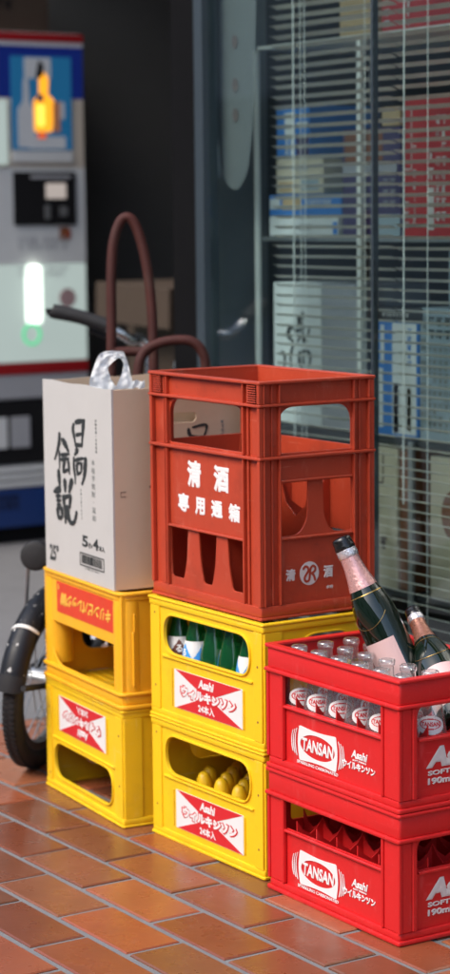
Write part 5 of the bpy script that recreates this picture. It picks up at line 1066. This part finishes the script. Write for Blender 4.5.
m = MB(); S2 = [([(-1.045, 0.936), (-1.050, 0.915), (-1.041, 0.868)], 0.011), ([(-1.098, 0.902), (-1.102, 0.880), (-1.082, 0.866)], 0.012), ([(-1.096, 0.903), (-1.066, 0.893), (-1.030, 0.905)], 0.009), ([(-1.060, 0.928), (-1.062, 0.905)], 0.009), ([(-1.030, 0.870), (-1.052, 0.880), (-1.066, 0.868)], 0.009), ([(-1.018, 0.900), (-1.024, 0.882)], 0.006), ([(-1.130, 0.842), (-1.118, 0.832), (-1.120, 0.806)], 0.010), ([(-1.085, 0.858), (-1.094, 0.832), (-1.092, 0.806)], 0.007), ([(-1.060, 0.842), (-1.056, 0.815), (-1.044, 0.808)], 0.008), ([(-1.060, 0.842), (-1.030, 0.848), (-1.014, 0.838), (-1.020, 0.812)], 0.008), ([(-1.045, 0.835), (-1.040, 0.815)], 0.006)]
for k, (p, w) in enumerate(S2): m.strip([(a + 1.165, b - 0.6740) for a, b in p], w, T, 0.00003 * k, 1.3, 0.0004)
m.build('calligraphy', 'ink', c)
goods('gift_carton', 'plain grey carton close beside the calligraphy carton on the lower shelf', -0.972, -0.828, 0.6740, 1.0040, 'box_gray', 0.8225)
c, T = goods('gift_carton', 'blue and white carton with dark lid on the lower shelf near the right pane', -0.762, -0.616, 0.6740, 0.9280, 'box_blue')
deco(c, T, 'panel', 'box_white', [(0.056, 0.140, 0.010, 0.250)]); deco(c, T, 'stripe', 'box_white', [(0.014, 0.026, 0.16, 0.245), (0.008, 0.022, 0.02, 0.150)]); deco(c, T, 'lettering', 'box_blue', [(0.060, 0.078, 0.012, 0.120)], (0.108, 0.128, 0.155, 0.243, 1, 5, 3, 1)); deco(c, T, 'strip', 'box_tan', [(0.108, 0.122, 0.018, 0.110)])
m = MB(); m.box(-0.002, 0.16, -0.004, 0.205, 0.2545, 0.285, 0.003); m.build('lid', 'box_black', c); m = MB(); marks(m, fm('front', (0, -0.0046, 0)), 0.025, 0.12, 0.262, 0.274, 8, 1, 4, 1); m.build('lettering', 'print_pale', c)
c, T = goods('gift_carton', 'blue grey carton covered in fine grey writing on the lower shelf', -0.612, -0.360, 0.6740, 0.9600, 'box_bluegrey', 0.8245)
deco(c, T, 'lettering', 'ink_grey', (), (0.006, 0.024, 0.02, 0.27, 2, 16, 3, 0.9)); deco(c, T, 'lettering', 'ink', (), (0.028, 0.110, 0.218, 0.272, 3, 2, 5, 1)); deco(c, T, 'lettering', 'ink_grey', (), (0.026, 0.120, 0.02, 0.205, 5, 14, 8, 0.85))
c, T = goods('gift_carton', 'cream carton with faint red writing on the bottom shelf', -0.790, -0.690, 0.3385, 0.6500, 'box_cream'); deco(c, T, 'lettering', 'faded_red', [(0.030, 0.050, 0.23, 0.234), (0.048, 0.052, 0.234, 0.300)], (0.04, 0.07, 0.08, 0.12, 1, 1, 4, 1))
goods('gift_carton', 'narrow dark brown carton on the bottom shelf beside the cream carton', -0.686, -0.634, 0.3385, 0.6480, 'box_brown', 0.826)
c, T = goods('gift_carton', 'pale carton with a dark round picture on the bottom shelf', -0.575, -0.330, 0.3385, 0.6450, 'box_cream', 0.823); m = MB(); m.plate([ell(0.085, 0.185, 0.045, 0.055, 26)], 0.0008, T, 0); m.build('picture', 'box_brown', c)
goods('gift_carton', 'tan carton on the top of the rack in the left pane', -0.898, -0.768, 1.5465, 1.80, 'box_tan'); c, T = goods('gift_carton', 'red carton with white marks on the top of the rack', -0.745, -0.480, 1.5465, 1.80, 'box_red'); deco(c, T, 'lettering', 'print_pale', (), (0.01, 0.035, 0.004, 0.10, 1, 4, 2, 1)); deco(c, T, 'lettering', 'print_pale', (), (0.09, 0.105, 0.004, 0.10, 1, 5, 3, 1))
goods('gift_carton', 'pale green carton at the far end of the middle shelf behind the red carton', -0.549, -0.35, 1.1085, 1.530, 'box_bluegrey', 1.03, 0.1); goods('gift_carton', 'pale blue carton set back on the lower shelf above the grey one', -0.560, -0.36, 0.9610, 1.0900, 'box_bluegrey', 0.86, 0.16)

def banner():
    m, n, b_, o = _new('sheer_banner_cloth'); b_.inputs['Base Color'].default_value = (0.30, 0.31, 0.31, 1); b_.inputs['Roughness'].default_value = 0.9
    tp = n.nodes.new('ShaderNodeBsdfTransparent'); mx = n.nodes.new('ShaderNodeMixShader'); mx.inputs[0].default_value = 0.66; n.links.new(b_.outputs[0], mx.inputs[1]); n.links.new(tp.outputs[0], mx.inputs[2]); n.links.new(mx.outputs[0], o.inputs[0]); M['sheer'] = m
    b = thing('hanging_banner', 'pale cloth banner with rounded end and faded red marks hanging inside the left pane', 'banner', (-1.17, 0.72, 1.95))
    pts = [(-0.085, 0.0), (0.105, 0.0), (0.098, -0.30), (0.082, -0.58), (0.056, -0.70), (0.010, -0.738), (-0.032, -0.720), (-0.062, -0.66), (-0.078, -0.45)]
    lp = rpoly(pts, [0, 0, 0.05, 0.08, 0.05, 0.04, 0.04, 0.06, 0.08]); m = MB(); m.plate([lp], 0.002, fm('front', (0, 0, 0)), 0)
    m.build('cloth', 'sheer', b)
    m = MB(); T = fm('front', (0, -0.0016, 0))
    for z in (-0.398, -0.495, -0.563): m.plate([ell(0.010, z, 0.012, 0.016, 16)], 0.0006, T, 0)
    m.build('mark', 'faded_red', b)
    m = MB(); m.strip([(-0.088, -0.30), (-0.082, -0.50), (-0.074, -0.56), (-0.058, -0.66), (-0.055, -0.70)], 0.010, fm('front', (0, -0.004, 0)), 0, 1, 0.003, True); m.strip([(-0.088, 0.0), (-0.086, -0.30)], 0.005, fm('front', (0, -0.004, 0)), 0, 1, 0.003, False); m.build('hem', 'print_white', b)
    m = MB(); m.tube([(-0.10, 0, 0.006), (0.12, 0, 0.006)], 0.006, 10, sub=1); m.build('rod', 'steel', b)
banner()
